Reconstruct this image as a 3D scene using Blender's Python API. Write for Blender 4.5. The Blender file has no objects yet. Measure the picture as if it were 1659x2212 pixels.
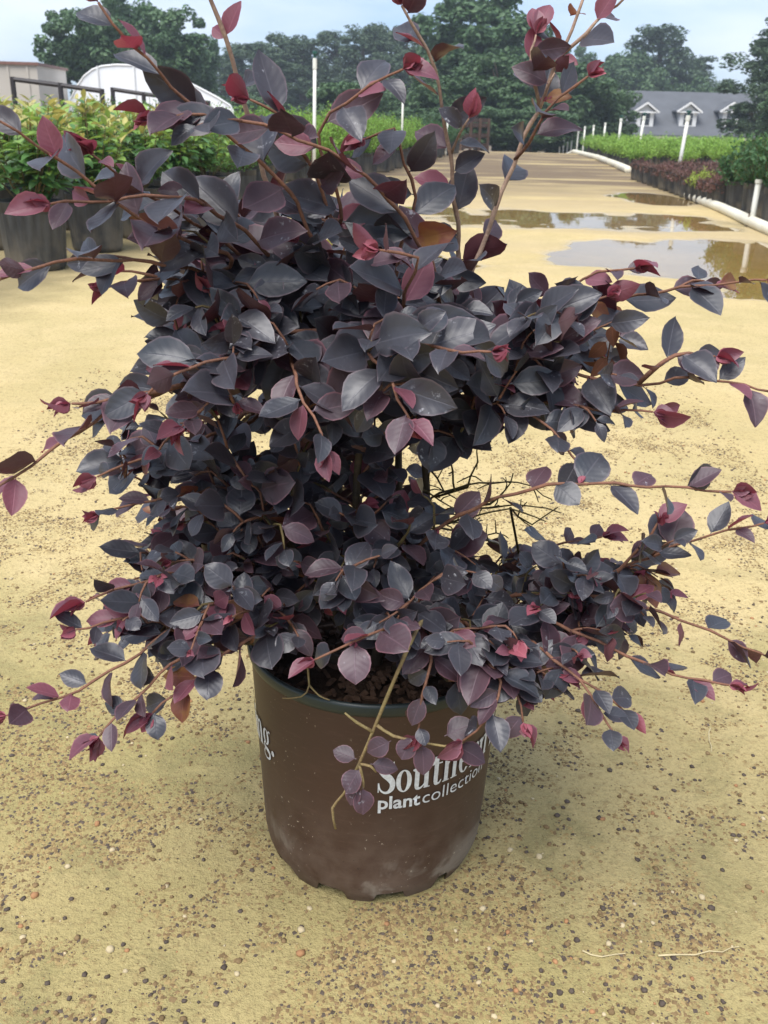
import bpy, math, random
import numpy as np
from mathutils import Vector, Matrix
from mathutils.bvhtree import BVHTree

R = math.radians
rng = np.random.default_rng(7)
random.seed(7)
S = bpy.context.scene
COL = S.collection

# ------------------------------------------------------------------ camera
CAM = Vector((0.0037, -0.9155, 0.7928)); PITCH = R(22.48); ROLL = R(1.6); F = 2037.8   # F for a 1659 x 2212 picture
_r0 = Vector((1, 0, 0)); _u0 = Vector((0, math.sin(PITCH), math.cos(PITCH))); FW = Vector((0, math.cos(PITCH), -math.sin(PITCH)))
RT = math.cos(ROLL)*_r0 + math.sin(ROLL)*_u0; UP = -math.sin(ROLL)*_r0 + math.cos(ROLL)*_u0
cd = bpy.data.cameras.new('camera'); cam = bpy.data.objects.new('camera', cd); COL.objects.link(cam)
cd.sensor_fit = 'VERTICAL'; cd.sensor_height = 4.8; cd.sensor_width = 3.6; cd.lens = 4.8*F/2212
cd.clip_start = 0.02; cd.clip_end = 3000
cd.dof.use_dof = True; cd.dof.focus_distance = 0.95; cd.dof.aperture_fstop = 2.4
cam.matrix_world = Matrix(((RT.x, UP.x, -FW.x, CAM.x), (RT.y, UP.y, -FW.y, CAM.y), (RT.z, UP.z, -FW.z, CAM.z), (0, 0, 0, 1)))
S.camera = cam
def ray(px, py): return RT*((px-829.5)/F) - UP*((py-1106)/F) + FW
def at(px, py, Y):
    v = ray(px, py); return CAM + v*((Y-CAM.y)/v.y)
def gnd(px, py, z=0.0):
    v = ray(px, py); return CAM + v*((z-CAM.z)/v.z)
def proj(p):
    v = Vector(p)-CAM; z = v.dot(FW); return 829.5+F*v.dot(RT)/z, 1106-F*v.dot(UP)/z, z

# ------------------------------------------------------------------ sky, sun, exposure
W = bpy.data.worlds.new('World'); S.world = W; W.use_nodes = True
wn = W.node_tree.nodes; wl = W.node_tree.links; wn.clear()
SUN_EL, SUN_AZ = R(62), R(205)          # high, behind the camera to the left, behind thin cloud
sky = wn.new('ShaderNodeTexSky'); sky.sky_type = 'NISHITA'; sky.sun_disc = False
sky.sun_elevation = SUN_EL; sky.sun_rotation = SUN_AZ; sky.air_density = 1.0; sky.dust_density = 0.6; sky.ozone_density = 2.0
tc = wn.new('ShaderNodeTexCoord'); mp = wn.new('ShaderNodeMapping'); mp.inputs['Scale'].default_value = (1.0, 1.0, 3.6)
nz = wn.new('ShaderNodeTexNoise'); nz.inputs['Scale'].default_value = 2.3; nz.inputs['Detail'].default_value = 7; nz.inputs['Roughness'].default_value = .52
cr = wn.new('ShaderNodeValToRGB'); cr.color_ramp.elements[0].position = .40; cr.color_ramp.elements[1].position = .62
cr.color_ramp.elements[0].color = (.22, .22, .22, 1); cr.color_ramp.elements[1].color = (.95, .95, .95, 1)
mx = wn.new('ShaderNodeMix'); mx.data_type = 'RGBA'
bg = wn.new('ShaderNodeBackground'); bg.inputs['Strength'].default_value = .083
wo = wn.new('ShaderNodeOutputWorld')
wl.new(tc.outputs['Generated'], mp.inputs['Vector']); wl.new(mp.outputs[0], nz.inputs['Vector']); wl.new(nz.outputs['Fac'], cr.inputs[0])
wl.new(cr.outputs[0], mx.inputs[0]); tn = wn.new('ShaderNodeMix'); tn.data_type = 'RGBA'; tn.blend_type = 'MULTIPLY'; tn.inputs[0].default_value = 1; tn.inputs[7].default_value = (.74, .93, 1.25, 1); wl.new(sky.outputs[0], tn.inputs[6]); wl.new(tn.outputs[2], mx.inputs[6]); mx.inputs[7].default_value = (8.0, 8.8, 10.0, 1)
wl.new(mx.outputs[2], bg.inputs[0]); wl.new(bg.outputs[0], wo.inputs[0])
sd = bpy.data.lights.new('sun', 'SUN'); sd.energy = 3.6; sd.angle = R(45); sd.color = (1, .965, .92)
sun = bpy.data.objects.new('sun', sd); COL.objects.link(sun)
sdir = Vector((math.sin(SUN_AZ)*math.cos(SUN_EL), math.cos(SUN_AZ)*math.cos(SUN_EL), math.sin(SUN_EL)))
sun.rotation_euler = sdir.to_track_quat('Z', 'Y').to_euler()
S.view_settings.view_transform = 'Standard'; S.view_settings.look = 'None'; S.view_settings.gamma = 1; S.view_settings.exposure = 0.68
S.render.engine = 'CYCLES'
S.cycles.max_bounces = 8; S.cycles.transparent_max_bounces = 16

# ------------------------------------------------------------------ helpers
def tag(o, label=None, cat=None, group=None, kind=None):
    if label: o['label'] = label
    if cat: o['category'] = cat
    if group: o['group'] = group
    if kind: o['kind'] = kind
    return o
def empty(name, loc=(0, 0, 0), rz=0.0, sc=1.0):
    o = bpy.data.objects.new(name, None); o.empty_display_size = .1; o.location = loc; o.rotation_euler = (0, 0, rz); o.scale = (sc, sc, sc)
    COL.objects.link(o); return o
def link(name, me, parent=None, world=False):
    o = bpy.data.objects.new(name, me); COL.objects.link(o)
    if parent is not None:
        o.parent = parent
        if world: o.matrix_parent_inverse = Matrix.Translation(-Vector(parent.location))
    return o
class MB:
    """collects shapes; build() links them as one mesh object"""
    def __init__(s): s.v = []; s.f = []; s.m = []; s.n = 0; s.uv = None
    def add(s, v, f, m=0):
        s.v.append(np.asarray(v, float).reshape(-1, 3)); s.f += [tuple(int(i)+s.n for i in q) for q in f]; s.m += [m]*len(f); s.n += len(s.v[-1])
    def box(s, c, size, rot=None, m=0, taper=1.0):
        a = np.array([[x, y, z] for z in (-.5, .5) for x, y in ((-.5, -.5), (.5, -.5), (.5, .5), (-.5, .5))])*np.array(size)
        a[4:, :2] *= taper
        if rot is not None: a = a@np.array(rot.to_3x3()).T
        s.add(a+np.array(c), [(3, 2, 1, 0), (4, 5, 6, 7), (0, 1, 5, 4), (1, 2, 6, 5), (2, 3, 7, 6), (3, 0, 4, 7)], m)
    def tube(s, P, r, n=6, m=0, cap=True):
        P = [Vector(p) for p in P]; k = len(P); rr = [r]*k if np.isscalar(r) else list(r)
        T = [(P[min(i+1, k-1)]-P[max(i-1, 0)]).normalized() for i in range(k)]
        a = T[0].orthogonal().normalized(); V = []
        for i in range(k):
            a = (a-T[i]*a.dot(T[i])).normalized(); b = T[i].cross(a)
            for j in range(n):
                t = 2*math.pi*j/n; V.append(P[i]+(a*math.cos(t)+b*math.sin(t))*rr[i])
        f = [(i*n+j, i*n+(j+1) % n, (i+1)*n+(j+1) % n, (i+1)*n+j) for i in range(k-1) for j in range(n)]
        if cap: f += [tuple(range(n-1, -1, -1)), tuple((k-1)*n+j for j in range(n))]
        s.add([tuple(v) for v in V], f, m)
    def lathe(s, prof, n=48, m=0, fr=None, c=(0, 0, 0)):
        V = []
        for i, (r, z) in enumerate(prof):
            for j in range(n):
                t = 2*math.pi*j/n; q = r if fr is None else fr(r, z, t); V.append((c[0]+q*math.cos(t), c[1]+q*math.sin(t), c[2]+z))
        s.add(V, [(i*n+j, i*n+(j+1) % n, (i+1)*n+(j+1) % n, (i+1)*n+j) for i in range(len(prof)-1) for j in range(n)], m)
    def mesh(s, name, mats, smooth=False):
        me = bpy.data.meshes.new(name); v = np.concatenate(s.v)
        me.from_pydata(v.tolist(), [], s.f)
        for m in (mats if isinstance(mats, (list, tuple)) else [mats]): me.materials.append(m)
        if any(s.m): me.polygons.foreach_set('material_index', s.m)
        if smooth: me.polygons.foreach_set('use_smooth', [True]*len(me.polygons))
        me.update(); return me
    def build(s, name, mats, parent=None, world=False, smooth=False): return link(name, s.mesh(name, mats, smooth), parent, world)
def children(o): return [c for c in bpy.data.objects if c.parent == o]
KIDS = {}
def copy_tree(o, kids=None):
    """copy of a thing with copies of its parts (and sub-parts); mesh data is shared"""
    c = o.copy(); COL.objects.link(c)
    for k in (KIDS[o.name] if o.name in KIDS else []):
        d = k.copy(); COL.objects.link(d); d.parent = c
        for g in KIDS.get(k.name, []):
            e = g.copy(); COL.objects.link(e); e.parent = d
    return c
def vnoise(x, y, seed=0):
    """smooth value noise on arrays"""
    x = np.asarray(x, float); y = np.asarray(y, float); xi = np.floor(x).astype(int); yi = np.floor(y).astype(int); fx = x-xi; fy = y-yi
    def h(a, b):
        n = (a*374761393+b*668265263+seed*974634777) & 0x7fffffff; n = ((n ^ (n >> 13))*1274126177) & 0x7fffffff
        return ((n ^ (n >> 16)) & 0xffff)/65535.0
    fx = fx*fx*(3-2*fx); fy = fy*fy*(3-2*fy)
    return (h(xi, yi)*(1-fx)+h(xi+1, yi)*fx)*(1-fy)+(h(xi, yi+1)*(1-fx)+h(xi+1, yi+1)*fx)*fy
def fbm(x, y, seed=0, o=4):
    t = 0; a = .5
    for i in range(o): t = t+a*vnoise(np.asarray(x)*2**i, np.asarray(y)*2**i, seed+i); a *= .5
    return t
def sstep(a, b, x):
    t = np.clip((np.asarray(x, float)-a)/(b-a), 0, 1); return t*t*(3-2*t)

# ------------------------------------------------------------------ materials
class NT:
    def __init__(s, name):
        s.mat = bpy.data.materials.new(name); s.mat.use_nodes = True; s.t = s.mat.node_tree; s.t.nodes.clear()
        s.out = s.n('ShaderNodeOutputMaterial')
    def n(s, typ, **kw):
        x = s.t.nodes.new(typ)
        for k, v in kw.items(): setattr(x, k, v)
        return x
    def set(s, sock, v):
        if isinstance(v, bpy.types.NodeSocket): s.t.links.new(v, sock)
        elif isinstance(v, (tuple, list)) and len(v) == 3 and sock.type == 'RGBA': sock.default_value = (*v, 1)
        else: sock.default_value = v
    def math(s, op, a, b=None, c=None):
        x = s.n('ShaderNodeMath', operation=op); s.set(x.inputs[0], a)
        if b is not None: s.set(x.inputs[1], b)
        if c is not None: s.set(x.inputs[2], c)
        return x.outputs[0]
    def mix(s, f, a, b, mode='MIX'):
        x = s.n('ShaderNodeMix', data_type='RGBA', blend_type=mode); s.set(x.inputs[0], f); s.set(x.inputs[6], a); s.set(x.inputs[7], b); return x.outputs[2]
    def noise(s, vec, scale, detail=4, rough=.5, dist=0.0):
        x = s.n('ShaderNodeTexNoise'); x.inputs['Scale'].default_value = scale; x.inputs['Detail'].default_value = detail; x.inputs['Roughness'].default_value = rough; x.inputs['Distortion'].default_value = dist
        if vec is not None: s.t.links.new(vec, x.inputs['Vector'])
        return x.outputs['Fac']
    def ramp(s, f, a, b, ca=(0, 0, 0), cb=(1, 1, 1)):
        x = s.n('ShaderNodeValToRGB'); x.color_ramp.elements[0].position = a; x.color_ramp.elements[1].position = b
        x.color_ramp.elements[0].color = (*ca, 1); x.color_ramp.elements[1].color = (*cb, 1); s.set(x.inputs[0], f); return x.outputs[0]
    def pbsdf(s, col, rough=.5, spec=.5, normal=None, metal=0.0, **kw):
        x = s.n('ShaderNodeBsdfPrincipled'); s.set(x.inputs['Base Color'], col); s.set(x.inputs['Roughness'], rough); s.set(x.inputs['Specular IOR Level'], spec); s.set(x.inputs['Metallic'], metal)
        if normal is not None: s.set(x.inputs['Normal'], normal)
        for k, v in kw.items(): s.set(x.inputs[k.replace('_', ' ')], v)
        return x.outputs[0]
    def bump(s, h, strength=.5, dist=.01, normal=None):
        x = s.n('ShaderNodeBump'); s.set(x.inputs['Height'], h); s.set(x.inputs['Strength'], strength); s.set(x.inputs['Distance'], dist)
        if normal is not None: s.set(x.inputs['Normal'], normal)
        return x.outputs[0]
    def coord(s, which='Object'): return s.n('ShaderNodeTexCoord').outputs[which]
    def pos(s): return s.n('ShaderNodeNewGeometry').outputs['Position']
    def rnd(s):
        a = s.n('ShaderNodeNewGeometry').outputs['Random Per Island']; b = s.n('ShaderNodeObjectInfo').outputs['Random']
        return s.math('FRACT', s.math('ADD', a, b))
    def done(s, sh): s.t.links.new(sh, s.out.inputs['Surface']); return s.mat
def simple(name, col, rough=.6, spec=.4, var=.25, scale=8, bump=0.0, col2=None):
    t = NT(name); p = t.coord('Object'); f = t.noise(p, scale, 5, .6)
    c2 = col2 or tuple(c*(1-var) for c in col)
    c = t.mix(t.ramp(f, .35, .65), col, c2)
    nn = t.bump(t.noise(p, scale*6, 4), .4, bump) if bump else None
    return t.done(t.pbsdf(c, rough, spec, nn))

def leaf_material(name, top_a, top_b, under, young=None, rough=.45, spec=.5, trans=.12, tcol=(.3, .04, .05), edge=None, residue=0.0, blotch=None):
    t = NT(name); uv = t.coord('UV'); sp = t.n('ShaderNodeSeparateXYZ'); t.set(sp.inputs[0], uv)
    u, s_ = sp.outputs[0], sp.outputs[1]                      # along the leaf 0..1, across 0..1 with .5 on the midrib
    a = t.math('ABSOLUTE', t.math('MULTIPLY', t.math('SUBTRACT', s_, .5), 2.0))
    mid = t.ramp(a, .0, .07, (1, 1, 1), (0, 0, 0))
    ve = t.math('FRACT', t.math('SUBTRACT', t.math('MULTIPLY', u, 6.5), t.math('MULTIPLY', a, 1.7)))
    vein = t.ramp(t.math('ABSOLUTE', t.math('SUBTRACT', ve, .5)), .0, .10, (1, 1, 1), (0, 0, 0))
    rel = t.math('ABSOLUTE', t.math('SUBTRACT', ve, .5))
    r = t.rnd(); P = t.pos()
    nf = t.noise(P, 55, 4, .6)
    c = t.mix(r, top_a, top_b)
    c = t.mix(t.math('MULTIPLY', t.ramp(nf, .35, .7), .5), c, top_b)
    c = t.mix(t.math('MULTIPLY', mid, .35), c, tuple(min(1, x*2.2+.02) for x in top_b))
    c = t.mix(t.math('MULTIPLY', vein, .06), c, tuple(min(1, x*2+.02) for x in top_b))
    if blotch:
        c = t.mix(t.ramp(t.noise(P, 38, 3, .6), .48, .62), c, blotch)
    if edge: c = t.mix(t.math('MULTIPLY', t.ramp(a, .86, .97), .6), c, edge)
    rr = rough
    if residue:
        m1 = t.ramp(t.noise(P, 170, 3, .65), .60, .70); m2 = t.ramp(r, 1-residue, 1-residue+.05)
        m3 = t.ramp(t.noise(P, 30, 2), .5, .62)
        mm = t.math('MULTIPLY', t.math('MULTIPLY', m1, m3), t.math('ADD', t.math('MULTIPLY', m2, .45), .08))
        c = t.mix(mm, c, (.55, .56, .6))
    back = t.n('ShaderNodeNewGeometry').outputs['Backfacing']
    c = t.mix(back, c, t.mix(r, under, tuple(x*.65 for x in under)))
    h = t.math('ADD', t.math('ADD', t.math('MULTIPLY', mid, -1.0), t.math('MULTIPLY', rel, .9)), t.math('MULTIPLY', nf, .5))
    nn = t.bump(h, .28, .0006)
    b = t.pbsdf(c, t.math('ADD', rr, t.math('MULTIPLY', nf, .12)), spec, nn)
    tr = t.n('ShaderNodeBsdfTranslucent'); t.set(tr.inputs[0], tcol)
    ms = t.n('ShaderNodeMixShader'); t.set(ms.inputs[0], trans); t.t.links.new(b, ms.inputs[1]); t.t.links.new(tr.outputs[0], ms.inputs[2])
    return t.done(ms.outputs[0])

M = {}
M['slate'] = leaf_material('leaf_slate', (.026, .031, .039), (.039, .037, .046), (.105, .058, .06), edge=(.12, .085, .10), residue=.3, rough=.36, spec=.6, tcol=(.12, .02, .03), trans=.07)
M['plum'] = leaf_material('leaf_plum', (.042, .030, .038), (.072, .040, .052), (.14, .060, .066), edge=(.2, .09, .11), residue=.25, rough=.42, tcol=(.22, .03, .05), trans=.1)
M['wine'] = leaf_material('leaf_wine', (.11, .04, .058), (.165, .06, .082), (.16, .05, .065), edge=(.3, .12, .15), rough=.45, tcol=(.5, .06, .1), trans=.2)
M['pink'] = leaf_material('leaf_pink', (.22, .05, .078), (.30, .085, .11), (.24, .06, .085), rough=.5, tcol=(.5, .09, .14), trans=.2)
M['rust'] = leaf_material('leaf_rust', (.12, .04, .035), (.15, .055, .035), (.15, .045, .05), rough=.45, tcol=(.4, .08, .04), trans=.15, blotch=(.2, .10, .03))
M['dry'] = leaf_material('leaf_dry', (.16, .06, .035), (.24, .1, .05), (.15, .06, .04), rough=.7, tcol=(.3, .1, .04), trans=.1)
LEAFM = ['slate', 'plum', 'wine', 'pink', 'rust', 'dry']
def bark(name, c1, c2, scale=60):
    t = NT(name); p = t.pos(); f = t.noise(p, scale, 5, .6); g = t.noise(p, scale*7, 3)
    c = t.mix(t.ramp(f, .35, .65), c1, c2); c = t.mix(t.math('MULTIPLY', t.ramp(g, .5, .7), .35), c, tuple(min(1, x*1.7) for x in c1))
    return t.done(t.pbsdf(c, .75, .25, t.bump(g, .6, .0008)))
M['stem'] = bark('stem_brown', (.20, .095, .06), (.12, .06, .04))
M['stem_tan'] = bark('stem_tan', (.33, .225, .165), (.22, .145, .105))
M['stem_dark'] = bark('stem_dark', (.07, .05, .028), (.04, .03, .02), 30)
M['stem_green'] = bark('stem_green', (.27, .215, .095), (.2, .14, .07))
M['stem_olive'] = bark('stem_olive', (.13, .105, .04), (.09, .06, .03))

# ------------------------------------------------------------------ ground
PUD = [(2.65, 5.6, 1.75, 1.5, 1.0), (2.75, 4.4, 1.3, .6, .8), (1.75, 8.3, 1.7, 1.35, .56), (-.35, 5.2, .9, 1.5, .72), (3.2, 11.5, .5, 1.5, .5), (-.2, 8.8, 1.0, .6, .55)]
WATER = -.0085
def gz(x, y):
    x = np.asarray(x, float); y = np.asarray(y, float)
    n1 = fbm(x*1.1+7, y*1.1+3, 3, 4)-.47; n2 = fbm(x*4+1, y*4+9, 11, 3)-.44
    far = sstep(1.1, 3.2, np.hypot(x*.8, y))
    z = n1*.010*far+n2*.004*(.15+.85*far)
    for (a, b, p, q, d) in PUD:
        rr = ((x-a)/p)**2+((y-b)/q)**2+(fbm(x*1.8, y*1.8, 21, 4)-.47)*1.5
        z = z-.022*d*sstep(1.15, .2, rr)*far
    z = z*(1-sstep(30, 45, y))
    z = z-2.3*sstep(31, 56, y)+0.35*sstep(3, 9, np.abs(x-3.2))*0
    return z
def axis_pts(segs):
    out = []
    for a, b, d in segs: out += list(np.arange(a, b-1e-6, d))
    return np.array(out+[segs[-1][1]])
gx = axis_pts([(-400, -60, 34), (-60, -12, 4), (-12, -4, .5), (-4, -2, .08), (-2, 4.6, .035), (4.6, 8, .2), (8, 16, 1), (16, 60, 4), (60, 400, 34)])
gy = axis_pts([(-60, -10, 10), (-10, -2, .8), (-2, -.6, .1), (-.6, 9.6, .035), (9.6, 16, .1), (16, 32, .4), (32, 70, 2), (70, 200, 26), (200, 500, 50)])
X, Y = np.meshgrid(gx, gy); Z = gz(X, Y)
nx, ny = len(gx), len(gy)
idx = np.arange(nx*ny).reshape(ny, nx)
q = np.stack([idx[:-1, :-1], idx[:-1, 1:], idx[1:, 1:], idx[1:, :-1]], -1).reshape(-1, 4)
def np_mesh(name, V, Q, mats, smooth=True, mi=None, uv=None):
    me = bpy.data.meshes.new(name); k = Q.shape[1]
    me.vertices.add(len(V)); me.vertices.foreach_set('co', np.asarray(V, np.float32).ravel())
    me.loops.add(Q.size); me.loops.foreach_set('vertex_index', Q.astype(np.int32).ravel())
    me.polygons.add(len(Q)); me.polygons.foreach_set('loop_start', np.arange(0, Q.size, k, dtype=np.int32)); me.polygons.foreach_set('loop_total', np.full(len(Q), k, np.int32))
    for m in mats: me.materials.append(m)
    if mi is not None: me.polygons.foreach_set('material_index', np.asarray(mi, np.int32))
    me.polygons.foreach_set('use_smooth', np.full(len(Q), smooth))
    if uv is not None:
        l = me.uv_layers.new(name='UVMap'); l.data.foreach_set('uv', np.asarray(uv, np.float32)[Q.ravel()].ravel())
    me.update(calc_edges=True); me.validate(); return me
def sand_material():
    t = NT('sand'); p = t.pos(); sp = t.n('ShaderNodeSeparateXYZ'); t.set(sp.inputs[0], p); x, y, z = sp.outputs
    big = t.noise(p, .9, 5, .55); mid = t.noise(p, 4.5, 5, .6, .3); fine = t.noise(p, 60, 5, .7); gr = t.noise(p, 420, 3, .7); fl = t.noise(p, 1.7, 4, .55, .6)
    c = t.mix(t.ramp(big, .36, .64), (.55, .425, .205), (.50, .40, .195))
    c = t.mix(t.math('MULTIPLY', t.ramp(mid, .42, .66), .45), c, (.60, .47, .25))
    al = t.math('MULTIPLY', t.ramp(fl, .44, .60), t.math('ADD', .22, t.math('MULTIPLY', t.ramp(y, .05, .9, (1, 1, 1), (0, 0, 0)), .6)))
    c = t.mix(al, c, (.30, .26, .10))            # greenish algae film; its increase towards the camera also paints in vignette darkening
    c = t.mix(t.math('MULTIPLY', t.ramp(t.math('ADD', y, t.math('MULTIPLY', big, .8)), .35, 1.5, (1, 1, 1), (0, 0, 0)), .68), c, (.33, .27, .118))      # greener, damper sand towards the camera, with lens vignette darkening painted in
    pt = t.noise(p, 7.5, 5, .62, .8)
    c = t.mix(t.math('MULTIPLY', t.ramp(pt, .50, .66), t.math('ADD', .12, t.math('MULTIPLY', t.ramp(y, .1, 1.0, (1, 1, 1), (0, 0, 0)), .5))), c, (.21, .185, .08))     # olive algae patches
    # darker gravelly stretch of the track further off, pale silt near it
    st = t.n('ShaderNodeMapping'); st.inputs['Scale'].default_value = (.25, .8, 1); t.set(st.inputs[0], p)
    str_ = t.noise(st.outputs[0], 1.0, 5, .6)
    md = t.math('MULTIPLY', t.ramp(t.math('DIVIDE', y, 40), .10, .16), t.ramp(str_, .40, .60))
    c = t.mix(t.math('MULTIPLY', md, .55), c, (.40, .31, .19))
    dx = t.math('SUBTRACT', x, t.math('ADD', -2.47, t.math('MULTIPLY', y, .125)))       # damp soil along the pot row
    dmp = t.math('MULTIPLY', t.ramp(t.math('ADD', dx, t.math('MULTIPLY', mid, .5)), .42, .85, (1, 1, 1), (0, 0, 0)), t.ramp(y, .5, .9))
    c = t.mix(t.math('MULTIPLY', dmp, .75), c, (.17, .14, .075))
    farm = t.math('MULTIPLY', t.ramp(t.math('DIVIDE', y, 40), .24, .36), t.ramp(str_, .30, .52))
    c = t.mix(t.math('MULTIPLY', farm, .92), c, (.125, .09, .062))
    # crumbs and grains
    sp2 = t.noise(p, 170, 4, .65, .4)
    c = t.mix(t.math('MULTIPLY', t.ramp(sp2, .58, .66), .5), c, (.21, .15, .075))
    c = t.mix(t.math('MULTIPLY', t.ramp(fine, .54, .64), .5), c, (.24, .165, .075))
    c = t.mix(t.math('MULTIPLY', t.ramp(gr, .58, .68), .45), c, (.16, .11, .06))
    c = t.mix(t.math('MULTIPLY', t.ramp(gr, .30, .38, (1, 1, 1), (0, 0, 0)), .35), c, (.70, .57, .34))
    # wet where the sand lies low
    near = t.ramp(t.math('DIVIDE', y, 60), .45, .5, (1, 1, 1), (0, 0, 0))
    wet = t.math('MULTIPLY', t.ramp(t.math('MULTIPLY', z, -100.0), .18, .85), near)
    c = t.mix(t.math('MULTIPLY', wet, .45), c, t.mix(1.0, c, (.62, .58, .5), 'MULTIPLY'))
    ro = t.math('SUBTRACT', .9, t.math('MULTIPLY', wet, .68))
    h = t.math('ADD', t.math('MULTIPLY', fine, 1.0), t.math('ADD', t.math('MULTIPLY', gr, .35), t.math('MULTIPLY', t.ramp(sp2, .5, .64), -.15)))
    h = t.math('MULTIPLY', h, t.math('SUBTRACT', 1.0, t.math('MULTIPLY', wet, .9)))
    nn = t.bump(h, .8, .007)
    nn = t.bump(mid, .5, .02, nn)
    return t.done(t.pbsdf(c, ro, t.math('ADD', .15, t.math('MULTIPLY', wet, .4)), nn))
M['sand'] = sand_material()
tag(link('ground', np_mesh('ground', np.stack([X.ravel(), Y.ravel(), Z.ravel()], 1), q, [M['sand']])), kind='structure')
# puddles: flat water sheets; the shoreline is where the sand rises through them
def water_material():
    t = NT('puddle_water'); fr = t.n('ShaderNodeFresnel'); fr.inputs['IOR'].default_value = 1.33
    g = t.n('ShaderNodeBsdfGlossy'); g.inputs['Roughness'].default_value = .015; g.inputs['Color'].default_value = (.95, .95, .95, 1)
    tr = t.n('ShaderNodeBsdfTransparent'); tr.inputs['Color'].default_value = (.86, .80, .66, 1)
    b = t.bump(t.noise(t.pos(), 5, 2), .04, .01); t.set(g.inputs['Normal'], b); t.set(fr.inputs['Normal'], b)
    m = t.n('ShaderNodeMixShader'); t.set(m.inputs[0], fr.outputs[0]); t.t.links.new(tr.outputs[0], m.inputs[1]); t.t.links.new(g.outputs[0], m.inputs[2])
    return t.done(m.outputs[0])
M['water'] = water_material()
wb = MB()
for i, (x0, x1, y0, y1) in enumerate([(-2.2, 5.0, 2.6, 14.0)]):
    wb.add([(x0, y0, WATER), (x1, y0, WATER), (x1, y1, WATER), (x0, y1, WATER)], [(0, 1, 2, 3)])
tag(wb.build('puddle_water', M['water']), kind='structure')

# ------------------------------------------------------------------ far setting: trees
def foliage_mat(name, a, b, c, trans=.15, scale=.35):
    t = NT(name); r = t.rnd(); f = t.noise(t.coord('Object'), scale, 4, .6)
    col = t.mix(r, a, b); col = t.mix(t.ramp(f, .4, .65), col, c)
    bs = t.pbsdf(col, .55, .35)
    tr = t.n('ShaderNodeBsdfTranslucent'); t.set(tr.inputs[0], tuple(min(1, x*1.6) for x in b)); ms = t.n('ShaderNodeMixShader'); ms.inputs[0].default_value = trans
    t.t.links.new(bs, ms.inputs[1]); t.t.links.new(tr.outputs[0], ms.inputs[2]); return t.done(ms.outputs[0])
M['oak'] = foliage_mat('oak_foliage', (.05, .10, .042), (.085, .15, .055), (.06, .115, .05))
M['pine'] = foliage_mat('pine_foliage', (.05, .085, .048), (.07, .11, .055), (.06, .095, .05))
M['dark'] = foliage_mat('dark_foliage', (.05, .095, .04), (.075, .13, .05), (.06, .11, .045))
M['blossom'] = simple('white_blossom', (.7, .7, .62), .7)
M['trunk'] = bark('tree_bark', (.11, .085, .065), (.06, .048, .038), 4)
def leaf_cloud(cent, rad, n, size, flat=.8, aspect=1.6):
    """n leaf quads per clump, on and in little ellipsoids"""
    k = len(cent); ci = np.repeat(np.arange(k), n)
    d = rng.normal(size=(k*n, 3)); d /= np.linalg.norm(d, axis=1)[:, None]
    rr = rng.uniform(.25, 1.0, k*n)**.45
    P = cent[ci]+d*(rr*rad[ci])[:, None]*np.array([1, 1, flat])
    nrm = d*.7+rng.normal(size=(k*n, 3))*.6+np.array([0, 0, .5]); nrm /= np.linalg.norm(nrm, axis=1)[:, None]
    a = np.cross(nrm, rng.normal(size=(k*n, 3))); a /= np.linalg.norm(a, axis=1)[:, None]; b = np.cross(nrm, a)
    s = size*rng.uniform(.6, 1.3, k*n)[:, None]
    V = np.stack([P-a*s*aspect*.5, P-b*s*.5+nrm*s*.12, P+a*s*aspect*.5, P+b*s*.5+nrm*s*.12], 1).reshape(-1, 3)
    return V, np.arange(len(V)).reshape(-1, 4)
def crown_points(kind, H, Wd):
    c, r = [], []
    if kind == 'pine':
        for i in range(120):
            t = (i+rng.random())/120; z = H*(.28+.70*t); wr = Wd*.5*(1-.8*abs(t-.3)**1.2)*math.sqrt(rng.uniform(.02, 1))
            a = rng.uniform(0, 6.283); c.append((wr*math.cos(a), wr*math.sin(a), z)); r.append(Wd*rng.uniform(.07, .14))
    else:
        lo = .12 if kind == 'bush' else .24
        lob = [(rng.uniform(-.55, .55), rng.uniform(-.55, .55), rng.uniform(-.5, .75), rng.uniform(.35, .55)) for _ in range(9)]+[(0, 0, .1, .75)]
        for i in range(170):
            lx, ly, lz, lr = lob[rng.integers(len(lob))]; d = rng.normal(size=3); d /= np.linalg.norm(d); d[2] = d[2]*.9+.15
            p = np.array([lx, ly, lz])*.62+d*lr*rng.uniform(.75, 1.05)
            c.append((p[0]*Wd*.5, p[1]*Wd*.5, H*(lo+(1-lo)*.5)+p[2]*H*(1-lo)*.48)); r.append(Wd*rng.uniform(.05, .10))
    return np.array(c), np.array(r)
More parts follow.
